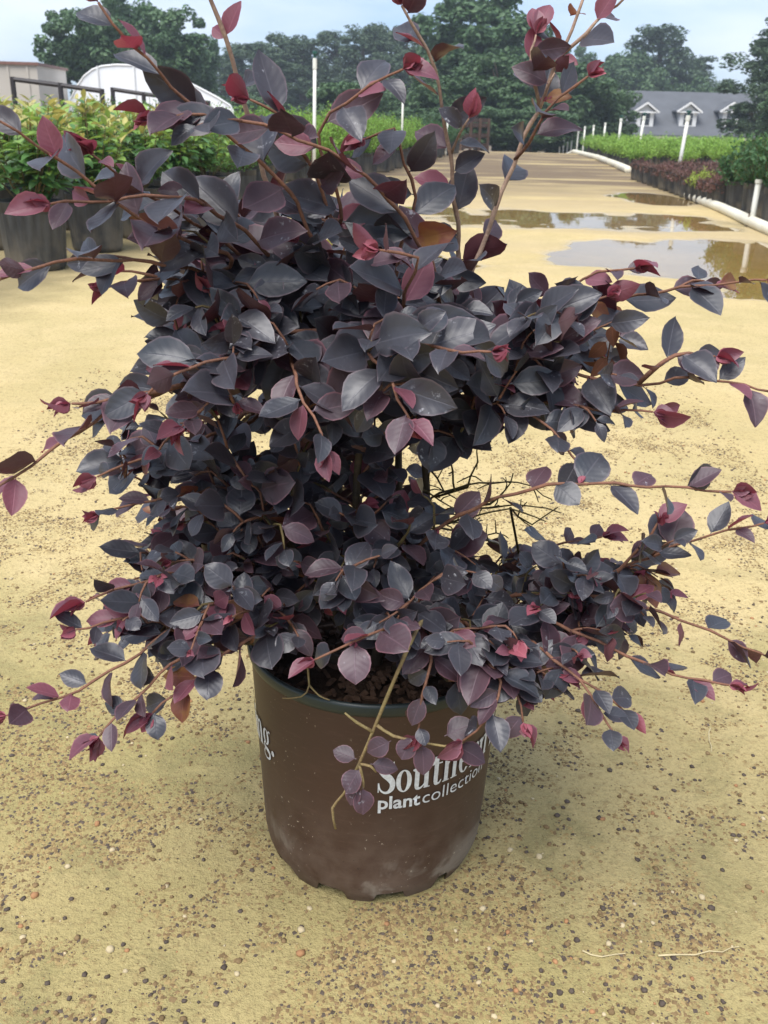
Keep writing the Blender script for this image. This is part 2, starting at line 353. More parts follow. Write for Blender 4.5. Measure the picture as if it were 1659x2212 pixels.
def make_tree(name, kind, H, Wd, n, size, mat, label, cat, group, loc, flowers=0):
    root = empty(name, loc); tag(root, label, cat, group)
    c, r = crown_points(kind, H, Wd); V, Q = leaf_cloud(c, r, n, size, .8)
    cr_ = link('crown', np_mesh('crown', V, Q, [mat], False), root); cr_['kind'] = 'stuff'
    m = MB(); th = H*.92 if kind == 'pine' else H*.62; r0 = H*.022 if kind == 'pine' else H*.028
    m.tube([(0, 0, -.4), (H*.004, 0, th*.35), (-H*.008, H*.004, th*.7), (0, 0, th)], [r0*1.2, r0, r0*.75, r0*.25], 8)
    for i in range(10):
        j = rng.integers(len(c)); p = c[j]; z0 = max(H*.12, min(th*.9, p[2]-H*.12)); m.tube([(0, 0, z0), (p[0]*.5, p[1]*.5, z0+(p[2]-z0)*.6), tuple(p)], [r0*.4, r0*.25, r0*.08], 5)
    link('trunk', m.mesh('trunk', M['trunk']), root)
    if flowers:
        k = rng.choice(len(c), min(flowers, len(c)), False); fc = c[k]+np.array([0, -Wd*.06, H*.04]); V, Q = leaf_cloud(fc, np.full(len(fc), Wd*.032), 26, size*.8, 1.2)
        b = link('blossom', np_mesh('blossom', V, Q, [M['blossom']], False), root); b['kind'] = 'stuff'
    KIDS[root.name] = [x for x in bpy.data.objects if x.parent == root]
    return root
def tree_at(px, top, y, src=None, wpx=None, **kw):
    """a tree that stands at depth y, reaching the given picture height"""
    b = at(px, top, y); z0 = float(gz(b.x, y)); return b.x, z0, b.z-z0
TREES = [  # kind, px, top py, depth, width m, label, category
 ('oak', 175, -20, 44, 3.9, 'tall broad oak beside the beige shed, behind the black railing', 'oak_tree', 1),
 ('oak', 255, -60, 49, 4.6, 'very tall dark oak right behind the white plastic tunnel', 'oak_tree', 2),
 ('oak', 345, 5, 47, 4.2, 'dark oak behind the lower slope of the white plastic tunnel', 'oak_tree', 0),
 ('oak', 408, 35, 56, 3.6, 'smaller dark oak between the tunnel oaks and the pine wood', 'oak_tree', 1),
 ('pine', 520, 95, 80, 4.6, None, 'pine_tree', 0), ('pine', 565, 90, 78, 4.6, None, 'pine_tree', 1), ('pine', 610, 72, 82, 4.8, None, 'pine_tree', 2), ('pine', 655, 84, 79, 4.6, None, 'pine_tree', 0),
 ('pine', 482, 120, 84, 4.6, None, 'pine_tree', 2), ('pine', 590, 130, 74, 4.6, None, 'pine_tree', 1),
 ('pine', 730, 66, 84, 4.2, None, 'pine_tree', 1), ('pine', 785, 55, 80, 4.4, None, 'pine_tree', 0), ('pine', 830, 52, 83, 4.4, None, 'pine_tree', 2), ('pine', 880, 70, 80, 4.6, None, 'pine_tree', 1),
 ('pine', 690, 140, 90, 4.6, None, 'pine_tree', 2), ('pine', 845, 115, 76, 4.6, None, 'pine_tree', 0),
 ('bush', 560, 205, 55, 5.0, 'low rounded green tree in front of the pine wood', 'round_tree', 0), ('bush', 640, 215, 52, 4.6, 'low leafy tree beside the first tall sprinkler riser', 'round_tree', 1),
 ('bush', 470, 190, 60, 5.0, 'dark round tree beyond the right foot of the white tunnel', 'round_tree', 1),
 ('myrtle', 745, 152, 44, 3.6, 'crape myrtle dotted with white blossom behind the sprinkler risers', 'flowering_tree', 0),
 ('bush', 860, 190, 48, 4.2, 'low green tree between the crape myrtle and the great oak', 'round_tree', 0),
 ('oak', 1060, -45, 52, 7.4, 'great dark oak towering where the sandy track ends', 'oak_tree', 0),
 ('oak', 975, 60, 60, 5.0, 'oak standing against the side of the great oak, nearer the pines', 'oak_tree', 2),
 ('oak', 1140, 10, 55, 4.6, 'oak leaning into the great oak on its house side', 'oak_tree', 1),
 ('bush', 960, 130, 42, 4.4, 'dense dark round tree under the great oak', 'round_tree', 1), ('bush', 1090, 112, 43, 5.0, 'wide dense tree at the far end of the track', 'round_tree', 0),
 ('bush', 1205, 118, 46, 5.4, 'dense dark tree between the track end and the house', 'round_tree', 1), ('bush', 1285, 150, 48, 4.6, 'dark leafy tree covering the near gable of the house', 'round_tree', 2), ('bush', 1150, 215, 40, 4.0, 'low dark tree where the risers run out at the track end', 'round_tree', 2),
 ('bush', 915, 232, 37, 3.6, 'low bush closing the far end of the shrub rows', 'round_tree', 2), ('bush', 1000, 225, 39, 4.2, 'low bush behind the brown wooden rack', 'round_tree', 0), ('bush', 1075, 240, 40, 4.2, 'low bush straight across the end of the track', 'round_tree', 1), ('bush', 1135, 262, 41, 3.0, 'smallest bush at the end of the track, near the white pipe', 'round_tree', 0), ('bush', 1230, 250, 44, 4.0, 'low bush behind the receding line of risers', 'round_tree', 1),
 ('bush', 1350, 108, 86, 8.0, 'broad rounded tree rising behind the house roof', 'round_tree', 0), ('bush', 1270, 90, 95, 6.0, 'rounded tree far behind the house, half hidden by the nearer trees', 'round_tree', 2),
 ('pine', 1435, 55, 88, 6.4, 'tallest pine, with an open top, behind the house roof', 'pine_tree', 0), ('pine', 1500, 120, 90, 5.2, 'shorter pine to the side of the tallest pine behind the roof', 'pine_tree', 1),
 ('bush', 1480, 150, 84, 6.0, 'dark mass of foliage low behind the ridge of the house', 'round_tree', 1), ('bush', 1560, 165, 92, 7.0, 'hazy low tree at the end of the roof ridge', 'round_tree', 2),
 ('pine', 1688, 95, 38, 1.7, 'feathery pine standing before the end of the house', 'pine_tree', 2), ('oak', 1735, 165, 36, 2.8, 'bushy tree below the feathery pine at the end of the house', 'oak_tree', 1), ('pine', 1690, 40, 44, 3.8, 'pine beyond the feathery one, its crown mostly cut off', 'pine_tree', 1),
]
PROTO = {}
for k_, px, top, y, wd, lab, cat, var in TREES:
    x, z0, H = tree_at(px, top, y); base = 'bush' if k_ == 'myrtle' else k_
    key = (k_, var)
    name = {'oak': 'oak_tree', 'pine': 'pine_tree', 'bush': 'round_tree', 'myrtle': 'flowering_tree'}[k_]
    lab_, grp = lab, None
    if lab is None: lab_, grp = ('dark pine in the wood between the tunnel oaks and the tallest riser', 'pines behind the tunnel side') if px < 680 else ('dark pine in the wood between the tallest riser and the great oak', 'pines behind the crape myrtle')
    if key not in PROTO:
        H0, W0 = {'oak': (12, 8.0), 'pine': (14, 5.5), 'bush': (6.5, 6.2), 'myrtle': (5, 4.4)}[k_]
        n, sz, mt = {'oak': (105, .21, 'oak'), 'pine': (95, .17, 'pine'), 'bush': (100, .15, 'dark'), 'myrtle': (90, .13, 'oak')}[k_]
        o = make_tree(name, base, H0, W0, n, sz, M[mt], lab_, cat.replace('_', ' '), grp, (x, y, z0), flowers=26 if k_ == 'myrtle' else 0)
        o['H0'] = H0; o['W0'] = W0; PROTO[key] = o
    else:
        o = copy_tree(PROTO[key]); o['label'] = lab_
        if grp: o['group'] = grp
        elif 'group' in o: del o['group']
    o.location = (x, y, z0); s = H/PROTO[key]['H0']; sw = wd*1.25/PROTO[key]['W0']
    o.scale = (sw, sw, s); o.rotation_euler.z = rng.uniform(0, 6.28)
for o in bpy.data.objects:
    for k in ('H0', 'W0'):
        if k in o: del o[k]

# ------------------------------------------------------------------ house beyond the track
M['shingle'] = simple('grey_shingles', (.11, .115, .125), .85, .2, .18, 1.2, .01)
M['whitepaint'] = simple('white_paint', (.74, .74, .72), .55, .4, .06, 3)
M['siding'] = simple('beige_siding', (.42, .37, .30), .7, .3, .1, 2)
M['darkglass'] = simple('dark_window_glass', (.03, .035, .04), .12, .6, .2, 3)
def house():
    HY = 62.0
    el = at(1300, 288, HY); er = at(1700, 310, HY); ez = (el.z+er.z)/2
    rz = at(1470, 204, HY+4.2).z
    z0 = float(gz(el.x, HY)); L = er.x-el.x; cx = (el.x+er.x)/2
    root = empty('house', (cx, HY, z0), R(-3)); tag(root, 'long low house with grey shingle roof and three white dormers', 'house')
    hz = ez-z0; rzz = rz-z0; dp = 4.2
    w = MB(); w.box((0, dp+.6, hz/2), (L-.7, 2*dp-1.6, hz)); w.add([(-L/2+.35, 1.4, hz), (-L/2+.35, 2*dp-.2, hz), (-L/2+.35, dp, rzz-.25), (L/2-.35, 1.4, hz), (L/2-.35, 2*dp-.2, hz), (L/2-.35, dp, rzz-.25)], [(0, 2, 1), (3, 4, 5)])
    w.build('wall', M['siding'], root)
    r = MB(); t = .16
    for s in (1, -1):
        y0 = dp-s*dp; V = [(-L/2, y0, hz), (L/2, y0, hz), (L/2, dp, rzz), (-L/2, dp, rzz)]
        r.add(V+[(a, b, c+t) for a, b, c in V], [(0, 1, 2, 3), (7, 6, 5, 4), (0, 4, 5, 1), (1, 5, 6, 2), (3, 2, 6, 7), (0, 3, 7, 4)])
    ro = r.build('roof', M['shingle'], root)
    f = MB(); f.box((0, -.05, hz-.02), (L, .08, .14)); f.build('gutter', M['siding'], root)
    for i in range(7):
        p = MB(); p.box((-L/2+.5+i*(L-1)/6, .25, hz/2), (.16, .16, hz)); p.box((-L/2+.5+i*(L-1)/6, .25, hz-.12), (.24, .24, .14)); p.build('porch_post', M['whitepaint'], root)
    for i in range(5):
        wx = -L/2+1.3+i*(L-2.6)/4
        a = MB(); a.box((wx, 1.365, hz*.55), (1.0, .06, 1.3)); wd = a.build('window', M['whitepaint'], root)
        b = MB(); b.box((wx, 1.325, hz*.55), (.84, .04, 1.14)); b.build('pane', M['darkglass'], wd)
    slope = (rzz-hz)/dp
    for px in (1389, 1481, 1573):
        g = at(px, 262, HY+1.0); lx = g.x-cx+.05; zb = at(px, 276, HY+1).z-z0; zt = at(px, 243, HY+1).z-z0; yb = max(.2, (zb-hz)/slope-.12); bw = 1.04
        d = MB(); zr = zt+.05; yr = (zr-hz)/slope+.6
        d.add([(lx-bw/2, yb, zb-.1), (lx+bw/2, yb, zb-.1), (lx+bw/2, yb, zr), (lx-bw/2, yb, zr), (lx, yb, zr+.42), (lx-bw/2, yr, zr), (lx+bw/2, yr, zr), (lx, yr+.5, zr+.42)],
              [(0, 1, 2, 3), (3, 2, 4), (1, 6, 2), (0, 3, 5), (3, 4, 7, 5), (2, 6, 7, 4)])
        dm = d.build('dormer', M['whitepaint'], root)
        c = MB(); e = .26
        for s in (-1, 1):
            V = [(lx, yb-.2, zr+.52), (lx+s*(bw/2+e), yb-.2, zr-.04), (lx+s*(bw/2+e), yr+.3, zr-.04), (lx, yr+.8, zr+.52)]
            V2 = [(a, b, z+.09) for a, b, z in V]; c.add(V+V2, [(0, 1, 2, 3), (7, 6, 5, 4), (0, 4, 5, 1), (1, 5, 6, 2), (0, 3, 7, 4)] if s > 0 else [(3, 2, 1, 0), (4, 5, 6, 7), (1, 5, 4, 0), (2, 6, 5, 1), (4, 7, 3, 0)])
        c.build('dormer_roof', M['shingle'], dm)
        v = MB()
        for s in (-1, 1): v.tube([(lx, yb-.24, zr+.5), (lx+s*(bw/2+e), yb-.24, zr-.04)], .075, 4)
        v.tube([(lx-bw/2-e, yb-.2, zr-.03), (lx+bw/2+e, yb-.2, zr-.03)], .06, 4)
        v.build('gable_trim', M['whitepaint'], dm)
        for iz, zz in ((0, zb+.34), (1, zb+.72)):
            for ix in (-1, 1):
                pn = MB(); pn.box((lx+ix*.14, yb-.015, zz), (.25, .03, .35)); pn.build('pane', M['darkglass'], dm)
house()

# ------------------------------------------------------------------ beige shed, van, white tunnel, railing (left)
M['beige'] = simple('beige_metal', (.47, .43, .37), .6, .3, .07, 1.5)
M['browntrim'] = simple('brown_trim', (.2, .10, .075), .6)
def shed():
    y = 26.0; r = at(76, 150, y); t = at(40, 139, y).z; x0 = r.x-4.5; z0 = float(gz(r.x, y)); h = t-z0
    root = empty('shed', ((x0+r.x)/2, y, z0), R(4)); tag(root, 'flat beige shed with brown roof trim at the nursery edge', 'shed')
    m = MB(); m.box((0, 1.5, h/2), (4.5, 3, h)); m.build('wall', M['beige'], root)
    m = MB(); m.box((0, 1.5, h+.03), (4.62, 3.12, .07)); m.build('roof', M['browntrim'], root)
    m = MB(); m.box((.6, -.02, .95), (.85, .05, 1.9)); d = m.build('door', M['browntrim'], root)
    m = MB(); m.tube([(.9, -.045, 1.0), (.9, -.1, 1.0), (.82, -.1, 1.0)], .02, 6); m.build('handle', M['whitepaint'], d)
    for i in range(9):
        m = MB(); m.box((-2.0+i*.5, -.012, h/2), (.05, .03, h-.02)); m.build('wall_seam', M['beige'], root)
shed()
M['carpaint'] = simple('grey_car_paint', (.16, .18, .2), .25, .6, .1, 2)
M['tyre'] = simple('tyre_rubber', (.025, .025, .025), .8)
M['steel'] = simple('rim_steel', (.4, .4, .4), .35, .6)
def van():
    y = 31.0; p = at(115, 170, y); z0 = float(gz(p.x, y)); h = p.z-z0+.05
    root = empty('parked_van', (p.x-2.2, y, z0)); tag(root, 'grey parked van half hidden behind the beige shed', 'van')
    prof = [(-2.2, .35), (-2.25, 1.0), (-1.2, 1.15), (-.6, h-.12), (-.2, h), (1.9, h), (2.12, h-.2), (2.22, 1.1), (2.22, .35)]
    m = MB(); n = len(prof); V = [(x, -.9, z) for x, z in prof]+[(x, .9, z) for x, z in prof]
    m.add(V, [tuple(range(n)), tuple(range(2*n-1, n-1, -1))]+[(i, i+n, (i+1) % n+n, (i+1) % n) for i in range(n)]); m.build('body', M['carpaint'], root)
    for x0, x1 in ((-.75, .1), (.2, 1.0), (1.1, 1.95)):
        m = MB(); m.add([(x0, -.915, 1.2), (x1, -.915, 1.2), (x1, -.915, h-.2), (x0+.1, -.915, h-.2), (x0, -.885, 1.2), (x1, -.885, 1.2), (x1, -.885, h-.2), (x0+.1, -.885, h-.2)], [(0, 1, 2, 3), (0, 4, 5, 1), (1, 5, 6, 2), (2, 6, 7, 3), (3, 7, 4, 0)]); m.build('window', M['darkglass'], root)
    for x in (-1.4, 1.45):
        for s in (-1, 1):
            m = MB(); m.tube([(x, s*.92, .34), (x, s*.70, .34)], .34, 18); w = m.build('wheel', M['tyre'], root)
            m = MB(); m.tube([(x, s*.935, .34), (x, s*.9, .34)], .2, 14); m.build('rim', M['steel'], w)
van()
def tunnel():
    t = NT('white_plastic'); p = t.coord('Object'); st = t.n('ShaderNodeMapping'); st.inputs['Scale'].default_value = (3, 3, .3); t.set(st.inputs[0], p)
    c = t.mix(t.ramp(t.noise(st.outputs[0], 1.5, 4), .4, .65), (.84, .84, .84), (.78, .79, .80)); m = t.done(t.pbsdf(c, .35, .4, t.bump(t.noise(st.outputs[0], 2, 3), .3, .05)))
    y = 28.0
    sil = [(140, 285), (152, 215), (165, 188), (182, 164), (200, 150), (220, 143), (250, 140), (285, 141), (320, 147), (360, 159), (400, 175), (440, 195), (470, 211), (497, 228), (515, 262), (520, 285)]
    P = [at(px, py, y) for px, py in sil]; z0 = float(gz(P[3].x, y)); P[0].z = P[-1].z = z0-.05
    root = empty('plastic_tunnel', (P[6].x, y, z0)); tag(root, 'white plastic covered growing tunnel with a curved roof', 'tunnel')
    V = [(p.x, y, p.z) for p in P]+[(p.x-1.2, y+7, z0+(p.z-z0)*.97) for p in P]; n = len(P)
    b = MB(); b.add(V, [(i, i+1, i+1+n, i+n) for i in range(n-1)]+[tuple(range(n-1, -1, -1)), tuple(range(n, 2*n))]); b.build('cover', m, root, True)
    for k in range(4):
        f = k/3; b = MB(); b.tube([(p.x-1.2*f, y+7*f, z0+(p.z-z0)*(1-.03*f)) for p in P], .03, 6); b.build('hoop', M['whitepaint'], root, True)
    for px in (215, 293, 380):
        q0 = at(px, 200, y); top = min(P, key=lambda p: abs(p.x-q0.x)).z; b = MB(); b.tube([(q0.x, y-.02, z0), (q0.x, y-.02, top)], .03, 6); b.build('end_post', M['whitepaint'], root, True)
tunnel()
M['blacksteel'] = simple('black_pipe_steel', (.035, .028, .028), .5, .4)
def railing(pts, y, label, zd=0):
    P = [at(px, py, y) for px, py in pts]; root = empty('pipe_railing', (P[0].x, y, 0)); tag(root, label, 'railing')
    b = MB(); b.tube(P, .032, 8); b.build('rail', M['blacksteel'], root, True)
    b = MB(); b.tube([(p.x, p.y+.0, p.z-.45) for p in P], .028, 8); b.build('rail', M['blacksteel'], root, True)
    for p in P:
        b = MB(); b.tube([(p.x, y, -.1), (p.x, y, p.z+.03)], .036, 8); b.build('post', M['blacksteel'], root, True)
railing([(27, 171), (130, 184), (220, 197)], 13.5, 'black pipe railing in front of the beige shed')
railing([(243, 193), (310, 203), (380, 212), (450, 222)], 16.0, 'black pipe railing running along the white tunnel')

# ------------------------------------------------------------------ sprinkler risers
M['pvc'] = simple('white_pvc', (.72, .72, .66), .45, .4, .10, 3, 0, (.62, .60, .50))
M['pvcold'] = simple('weathered_pvc', (.66, .62, .48), .6, .3, .2, 6, 0, (.40, .31, .2))
M['nozzle'] = simple('green_nozzle', (.02, .09, .07), .5)
M['tie'] = simple('black_tie', (.02, .02, .02), .6)
M['stake'] = simple('rusty_stake', (.16, .09, .055), .8)
def riser(px0, py0, px1, py1, label, head=True, group=None, r=.017, z=0.0):
    g = gnd(px1, py1, z) if z == 0 else None
    if g is None: g = z
    top = at(px0, py0, g.y+.02); root = empty('sprinkler_riser', (g.x, g.y, 0)); tag(root, label, 'sprinkler riser', group)
    A = Vector((g.x, g.y, float(gz(g.x, g.y))-.05)); B = Vector(top)
    L = lambda f: A+(B-A)*f
    b = MB(); b.tube([A, L(.5), B], r, 10); b.build('pipe', M['pvc'], root, True, True)
    b = MB(); b.tube([L(.002), L(.16)], r*1.04, 10); b.build('stained_foot', M['pvcold'], root, True, True)
    b = MB(); b.tube([L(.93), L(1.0)], r*1.25, 10); b.tube([L(1.0), L(1.004)], r*1.1, 10); b.build('coupling', M['pvc'], root, True)
    if head:
        d = (B-A).normalized(); b = MB(); b.tube([B, B+d*.02, B+d*.045, B+d*.05, B+d*.075, B+d*.08], [r*.6, r*.6, r*.75, r*1.5, r*1.5, r*.4], 10); b.build('nozzle', M['nozzle'], root, True)
    s = Vector((-.03, .02, 0)); b = MB(); b.tube([A+s, L(.42)+s*.9], .006, 6); b.build('stake', M['stake'], root, True)
    for f in (.25, .40):
        b = MB(); c = L(f)+s*.5; b.tube([c+Vector((-.022, 0, 0)), c+Vector((.022, -.01, 0))], .013, 8); b.build('tie', M['tie'], root, True)
riser(680, 127, 678, 418, 'tall white sprinkler riser with green nozzle amid the feathery shrubs', True, None, .019)
riser(871, 196, 866, 362, 'second white sprinkler riser along the feathery shrub row', True, None, .019)
riser(969, 236, 962, 338, 'third sprinkler riser along the feathery shrub row', False, None, .02)
riser(992, 250, 989, 326, 'sprinkler riser next to the brown wooden crates', False, None, .02)
riser(1487, 250, 1461, 392, 'white sprinkler riser standing in the dull red plants', True, None, .03)
riser(1392, 251, 1373, 357, 'sprinkler riser where the red plants meet the lime green block', True, None, .03)
riser(1342, 256, 1332, 342, 'sprinkler riser rising in front of the house eave end', True, None, .033)
riser(1640, 388, 1622, 488, 'short stained riser against the black pots by the pipe kerb', False, None, .026)
fr = [(1308, 265, 1301, 331), (1283, 270, 1278, 326), (1264, 273, 1259, 323), (1250, 275, 1246, 321), (1237, 278, 1234, 319.5), (1228, 281, 1226, 318.5), (1219, 284, 1217.5, 317.5), (1211, 286, 1210, 316.5)]
for a in fr: riser(*a, 'thin white riser in the receding line towards the track end', False, 'risers receding to the track end', .03)

# ------------------------------------------------------------------ white pipes lying along the track
M['kerbpipe'] = simple('cream_pipe', (.74, .71, .58), .5, .35, .08, 2, 0, (.66, .60, .46))
def ground_pipe(pts, r, label):
    P = []
    for px, py in pts:
        g = gnd(px, py); P.append(Vector((g.x, g.y, float(gz(g.x, g.y))+r*.8)))
    Q = []
    for a, b in zip(P[:-1], P[1:]): Q += [a+(b-a)*f for f in np.linspace(0, 1, 8)[:-1]]
    Q.append(P[-1])
    root = empty('ground_pipe', P[0]); tag(root, label, 'pipe'); b = MB(); b.tube(Q, r, 14, cap=False); b.build('pipe', M['kerbpipe'], root, True, True)
    for e, n in ((Q[0], Q[1]), (Q[-1], Q[-2])):
        d = (n-e).normalized(); b = MB(); b.tube([e-d*.01, e+d*.06], r*1.12, 14); b.build('end_cap', M['kerbpipe'], root, True, True)
ground_pipe([(1780, 565), (1700, 524), (1640, 496), (1560, 459), (1490, 429), (1432, 407)], .05, 'thick cream pipe lying along the near edge of the track')
ground_pipe([(1357, 374), (1330, 361), (1290, 345), (1240, 330), (1205, 321)], .07, 'long white pipe edging the track before the lime green block')
ground_pipe([(1190, 318), (1150, 316.5), (1110, 317)], .07, 'white pipe lying across the far end of the track')
M['wood'] = simple('weathered_wood', (.11, .065, .045), .8, .2, .3, 5)
M['whitebox'] = M['whitepaint']
b_ = gnd(1166, 319); root = empty('valve_box', (b_.x-.6, b_.y+.6, float(gz(b_.x, b_.y)))); tag(root, 'small white valve box at the far end of the track', 'box')
m = MB(); m.box((0, 0, .15), (.5, .35, .3)); m.build('body', M['whitebox'], root); m = MB(); m.box((0, 0, .325), (.56, .41, .05)); m.build('lid', M['whitebox'], root)

def rack(px, py, w, h, label):
    g = gnd(px, py); root = empty('wooden_rack', (g.x, g.y, float(gz(g.x, g.y))), R(70)); tag(root, label, 'rack')
    for x in (-w/2, -w/6, w/6, w/2):
        b = MB(); b.box((x, 0, h/2), (.09, .09, h)); b.build('post', M['wood'], root)
    for z in (.25, .55, .85, 1.0):
        b = MB(); b.box((0, .06, h*z-.06), (w+.1, .03, .14)); b.build('board', M['wood'], root)
rack(1025, 320, 3.6, 1.15, 'brown wooden rack at the far end of the shrub row')

# ------------------------------------------------------------------ nursery plants in black pots
def pot_material():
    t = NT('black_nursery_pot'); p = t.coord('Object'); sp = t.n('ShaderNodeSeparateXYZ'); t.set(sp.inputs[0], p)
    st = t.n('ShaderNodeMapping'); st.inputs['Scale'].default_value = (14, 14, 2.2); t.set(st.inputs[0], p)
    dust = t.math('MULTIPLY', t.ramp(t.noise(st.outputs[0], 1.6, 5, .6), .40, .68), .75)
    low = t.ramp(t.noise(p, 9, 4), .4, .62)
    lowm = t.math('MULTIPLY', t.ramp(sp.outputs[2], .03, .22, (1, 1, 1), (0, 0, 0)), low)        # splashed soil
    c = t.mix(dust, (.018, .018, .019), (.06, .06, .056)); c = t.mix(t.math('MULTIPLY', lowm, .5), c, (.2, .165, .115))
    return t.done(t.pbsdf(c, .5, .45))
M['pot'] = pot_material()
M['soil'] = simple('potting_soil', (.055, .036, .026), .95, .1, .5, 40, .01)
def nursery_pot(h=.345, r=.17):
    b = MB()
    def fr(q, z, t):
        k = 1 if (.03 < z < h*.84 and q > r*.6) else 0
        return q+k*.0045*math.cos(t*22)
    rb = r*.86
    prof = [(rb*.9, 0), (rb, .012), (rb+.002, .035), (rb+(r-rb)*.4, h*.45), (rb+(r-rb)*.8, h*.835), (r*.975, h*.85), (r, h*.865), (r, h*.99), (r*1.015, h), (r*.985, h), (r*.95, h*.9), (r*.93, h*.8)]
    b.lathe(prof, 66, 0, fr)
    return b.mesh('nursery_pot', M['pot'], True)
POT = nursery_pot(); POTS = nursery_pot(.27, .14)
def soil_mesh(r, z):
    b = MB(); n = 20; V = [(0, 0, z+.01)]+[(r*math.cos(t)*k, r*math.sin(t)*k, z+rng.uniform(-.008, .012)) for k in (.5, 1) for t in np.linspace(0, 2*math.pi, n+1)[:-1]]
    f = [(0, 1+i, 1+(i+1) % n) for i in range(n)]+[(1+i, 1+n+i, 1+n+(i+1) % n, 1+(i+1) % n) for i in range(n)]; b.add(V, f); return b.mesh('soil', M['soil'], True)
SOIL = soil_mesh(.161, .30); SOILS = soil_mesh(.133, .235)
# glossy broad leaves
def green_leaf(name, a, b, und): return leaf_material(name, a, b, und, rough=.33, spec=.5, trans=.2, tcol=(b[0]*1.8, b[1]*1.8, b[2]*1.2))
M['gl_dark'] = green_leaf('glossy_leaf_green', (.045, .115, .034), (.075, .17, .045), (.12, .2, .08))
M['gl_mid'] = green_leaf('glossy_leaf_bright', (.14, .26, .055), (.22, .34, .075), (.22, .30, .1))
M['gl_young'] = green_leaf('young_leaf_gold', (.32, .37, .09), (.40, .33, .12), (.34, .33, .13))
def leaf_grid(L=1.0, Wd=.6, fold=.25, curl=.25, nseg=6, half=2, p1=.9, p2=.8, wave=0.0, twist=0.0, pet=.08):
    """leaf blade from the petiole joint at the origin along +y, upper face +z"""
    V, UV = [], []; ss = np.linspace(-1, 1, 2*half+1)
    for i in range(nseg+1):
        t = i/nseg; w = Wd*.5*max(0.0, math.sin(math.pi*min(1, t**p1)))**p2
        if i == 0: w = .012
        if i == nseg: w = .004
        for s in ss:
            x = s*w; z = fold*abs(x)-curl*t*t+wave*math.sin(t*9+s*2)*abs(s)*.06; a = twist*t
            V.append((x*math.cos(a), pet+t*(L-pet)-curl*.25*t*t*t, z+x*math.sin(a))); UV.append((t, .5+.5*s))
    k = 2*half+1
    Qd = [(i*k+j, i*k+j+1, (i+1)*k+j+1, (i+1)*k+j) for i in range(nseg) for j in range(2*half)]
    n = len(V); V += [(-.012, 0, .0), (.012, 0, .0), (.012, pet, 0), (-.012, pet, 0)]; UV += [(0, .5)]*4; Qd.append((n, n+1, n+2, n+3))
    return np.array(V), np.array(UV), np.array(Qd)
def frame(pos, d, nrm, sc):
    """matrix with +y along d and +z near nrm"""
    y = Vector(d).normalized(); z = Vector(nrm); z = z-y*z.dot(y)
    if z.length < 1e-4: z = y.orthogonal()
    z.normalize(); x = y.cross(z)
    return np.array([[x.x*sc, y.x*sc, z.x*sc, pos[0]], [x.y*sc, y.y*sc, z.y*sc, pos[1]], [x.z*sc, y.z*sc, z.z*sc, pos[2]], [0, 0, 0, 1]])
def join_leaves(name, items, variants, mats, matkeys):
    """items: (matrix, variant, material key) -> one mesh"""
    Vs, Qs, Us, Ms, n = [], [], [], [], 0
    for T, v, mk in items:
        V, U, Qd = variants[v]; Vs.append(V@T[:3, :3].T+T[:3, 3]); Qs.append(Qd+n); Us.append(U); Ms.append(np.full(len(Qd), matkeys.index(mk))); n += len(V)
    return np_mesh(name, np.concatenate(Vs), np.concatenate(Qs), mats, True, np.concatenate(Ms), np.concatenate(Us))
GV = [leaf_grid(1, w, f, c, 4, 1, .85, .8) for w, f, c in ((.42, .3, .15), (.46, .2, .3), (.38, .4, .05), (.48, .25, .45))]
GK = ['gl_dark', 'gl_mid', 'gl_young']
GM = {(v, k): np_mesh('glossy_leaf', GV[v][0], GV[v][2], [M[k]], True, None, GV[v][1]) for v in range(4) for k in GK}
def glossy_items(seed):
    r = np.random.default_rng(seed); items = []; stems = []
    for i in range(20):
        a = r.uniform(0, 6.28); rad = r.uniform(.03, .30); H = r.uniform(.70, .88)-rad*.25
        p0 = Vector((.03*math.cos(a), .03*math.sin(a), .3)); p2 = Vector((rad*math.cos(a), rad*math.sin(a), H)); p1 = p0.lerp(p2, .5)+Vector((math.cos(a)*.04, math.sin(a)*.04, -.02))
        P = [p0.lerp(p1, t).lerp(p1.lerp(p2, t), t) for t in np.linspace(0, 1, 7)]; stems.append(P)
        nl = 19; ph = r.uniform(0, 6)
        for k in range(nl):
            t = .28+.72*k/(nl-1)+r.uniform(-.01, .01); t = min(t, 1); p = p0.lerp(p1, t).lerp(p1.lerp(p2, t), t); b = ph+k*2.4
            up = .25+.75*t**3 if k > nl-5 else .15
            d = Vector((math.cos(b), math.sin(b), up+r.uniform(-.3, .25))); nn = Vector((-math.cos(b)*.4, -math.sin(b)*.4, 1))+Vector(r.normal(size=3))*.25
            mk = 'gl_young' if (k > nl-5 and r.random() < .6) else ('gl_mid' if r.random() < (.3+.55*(k > nl*.45)) else 'gl_dark')
            items.append((frame(p, d, nn, r.uniform(.078, .12)*(.8 if k > nl-3 else 1)), int(r.integers(4)), mk))
        for k in range(6):       # leafy low side shoots
            b = r.uniform(0, 6.28); t = r.uniform(.3, .75); p = p0.lerp(p1, t).lerp(p1.lerp(p2, t), t)+Vector((math.cos(b), math.sin(b), 0))*.05
            items.append((frame(p, Vector((math.cos(b), math.sin(b), r.uniform(-.4, .3))), Vector((0, 0, 1))+Vector(r.normal(size=3))*.3, r.uniform(.075, .11)), int(r.integers(4)), 'gl_dark'))
    return items, stems
def stems_mesh(stems, r0, mat, name='stems'):
    b = MB()
    for P in stems: b.tube(P, [r0*(1-.6*i/(len(P)-1)) for i in range(len(P))], 5)
    return b.mesh(name, mat)
GL = [glossy_items(100+i) for i in range(4)]
GSTEM = [stems_mesh(g[1], .0055, M['stem_olive']) for g in GL]
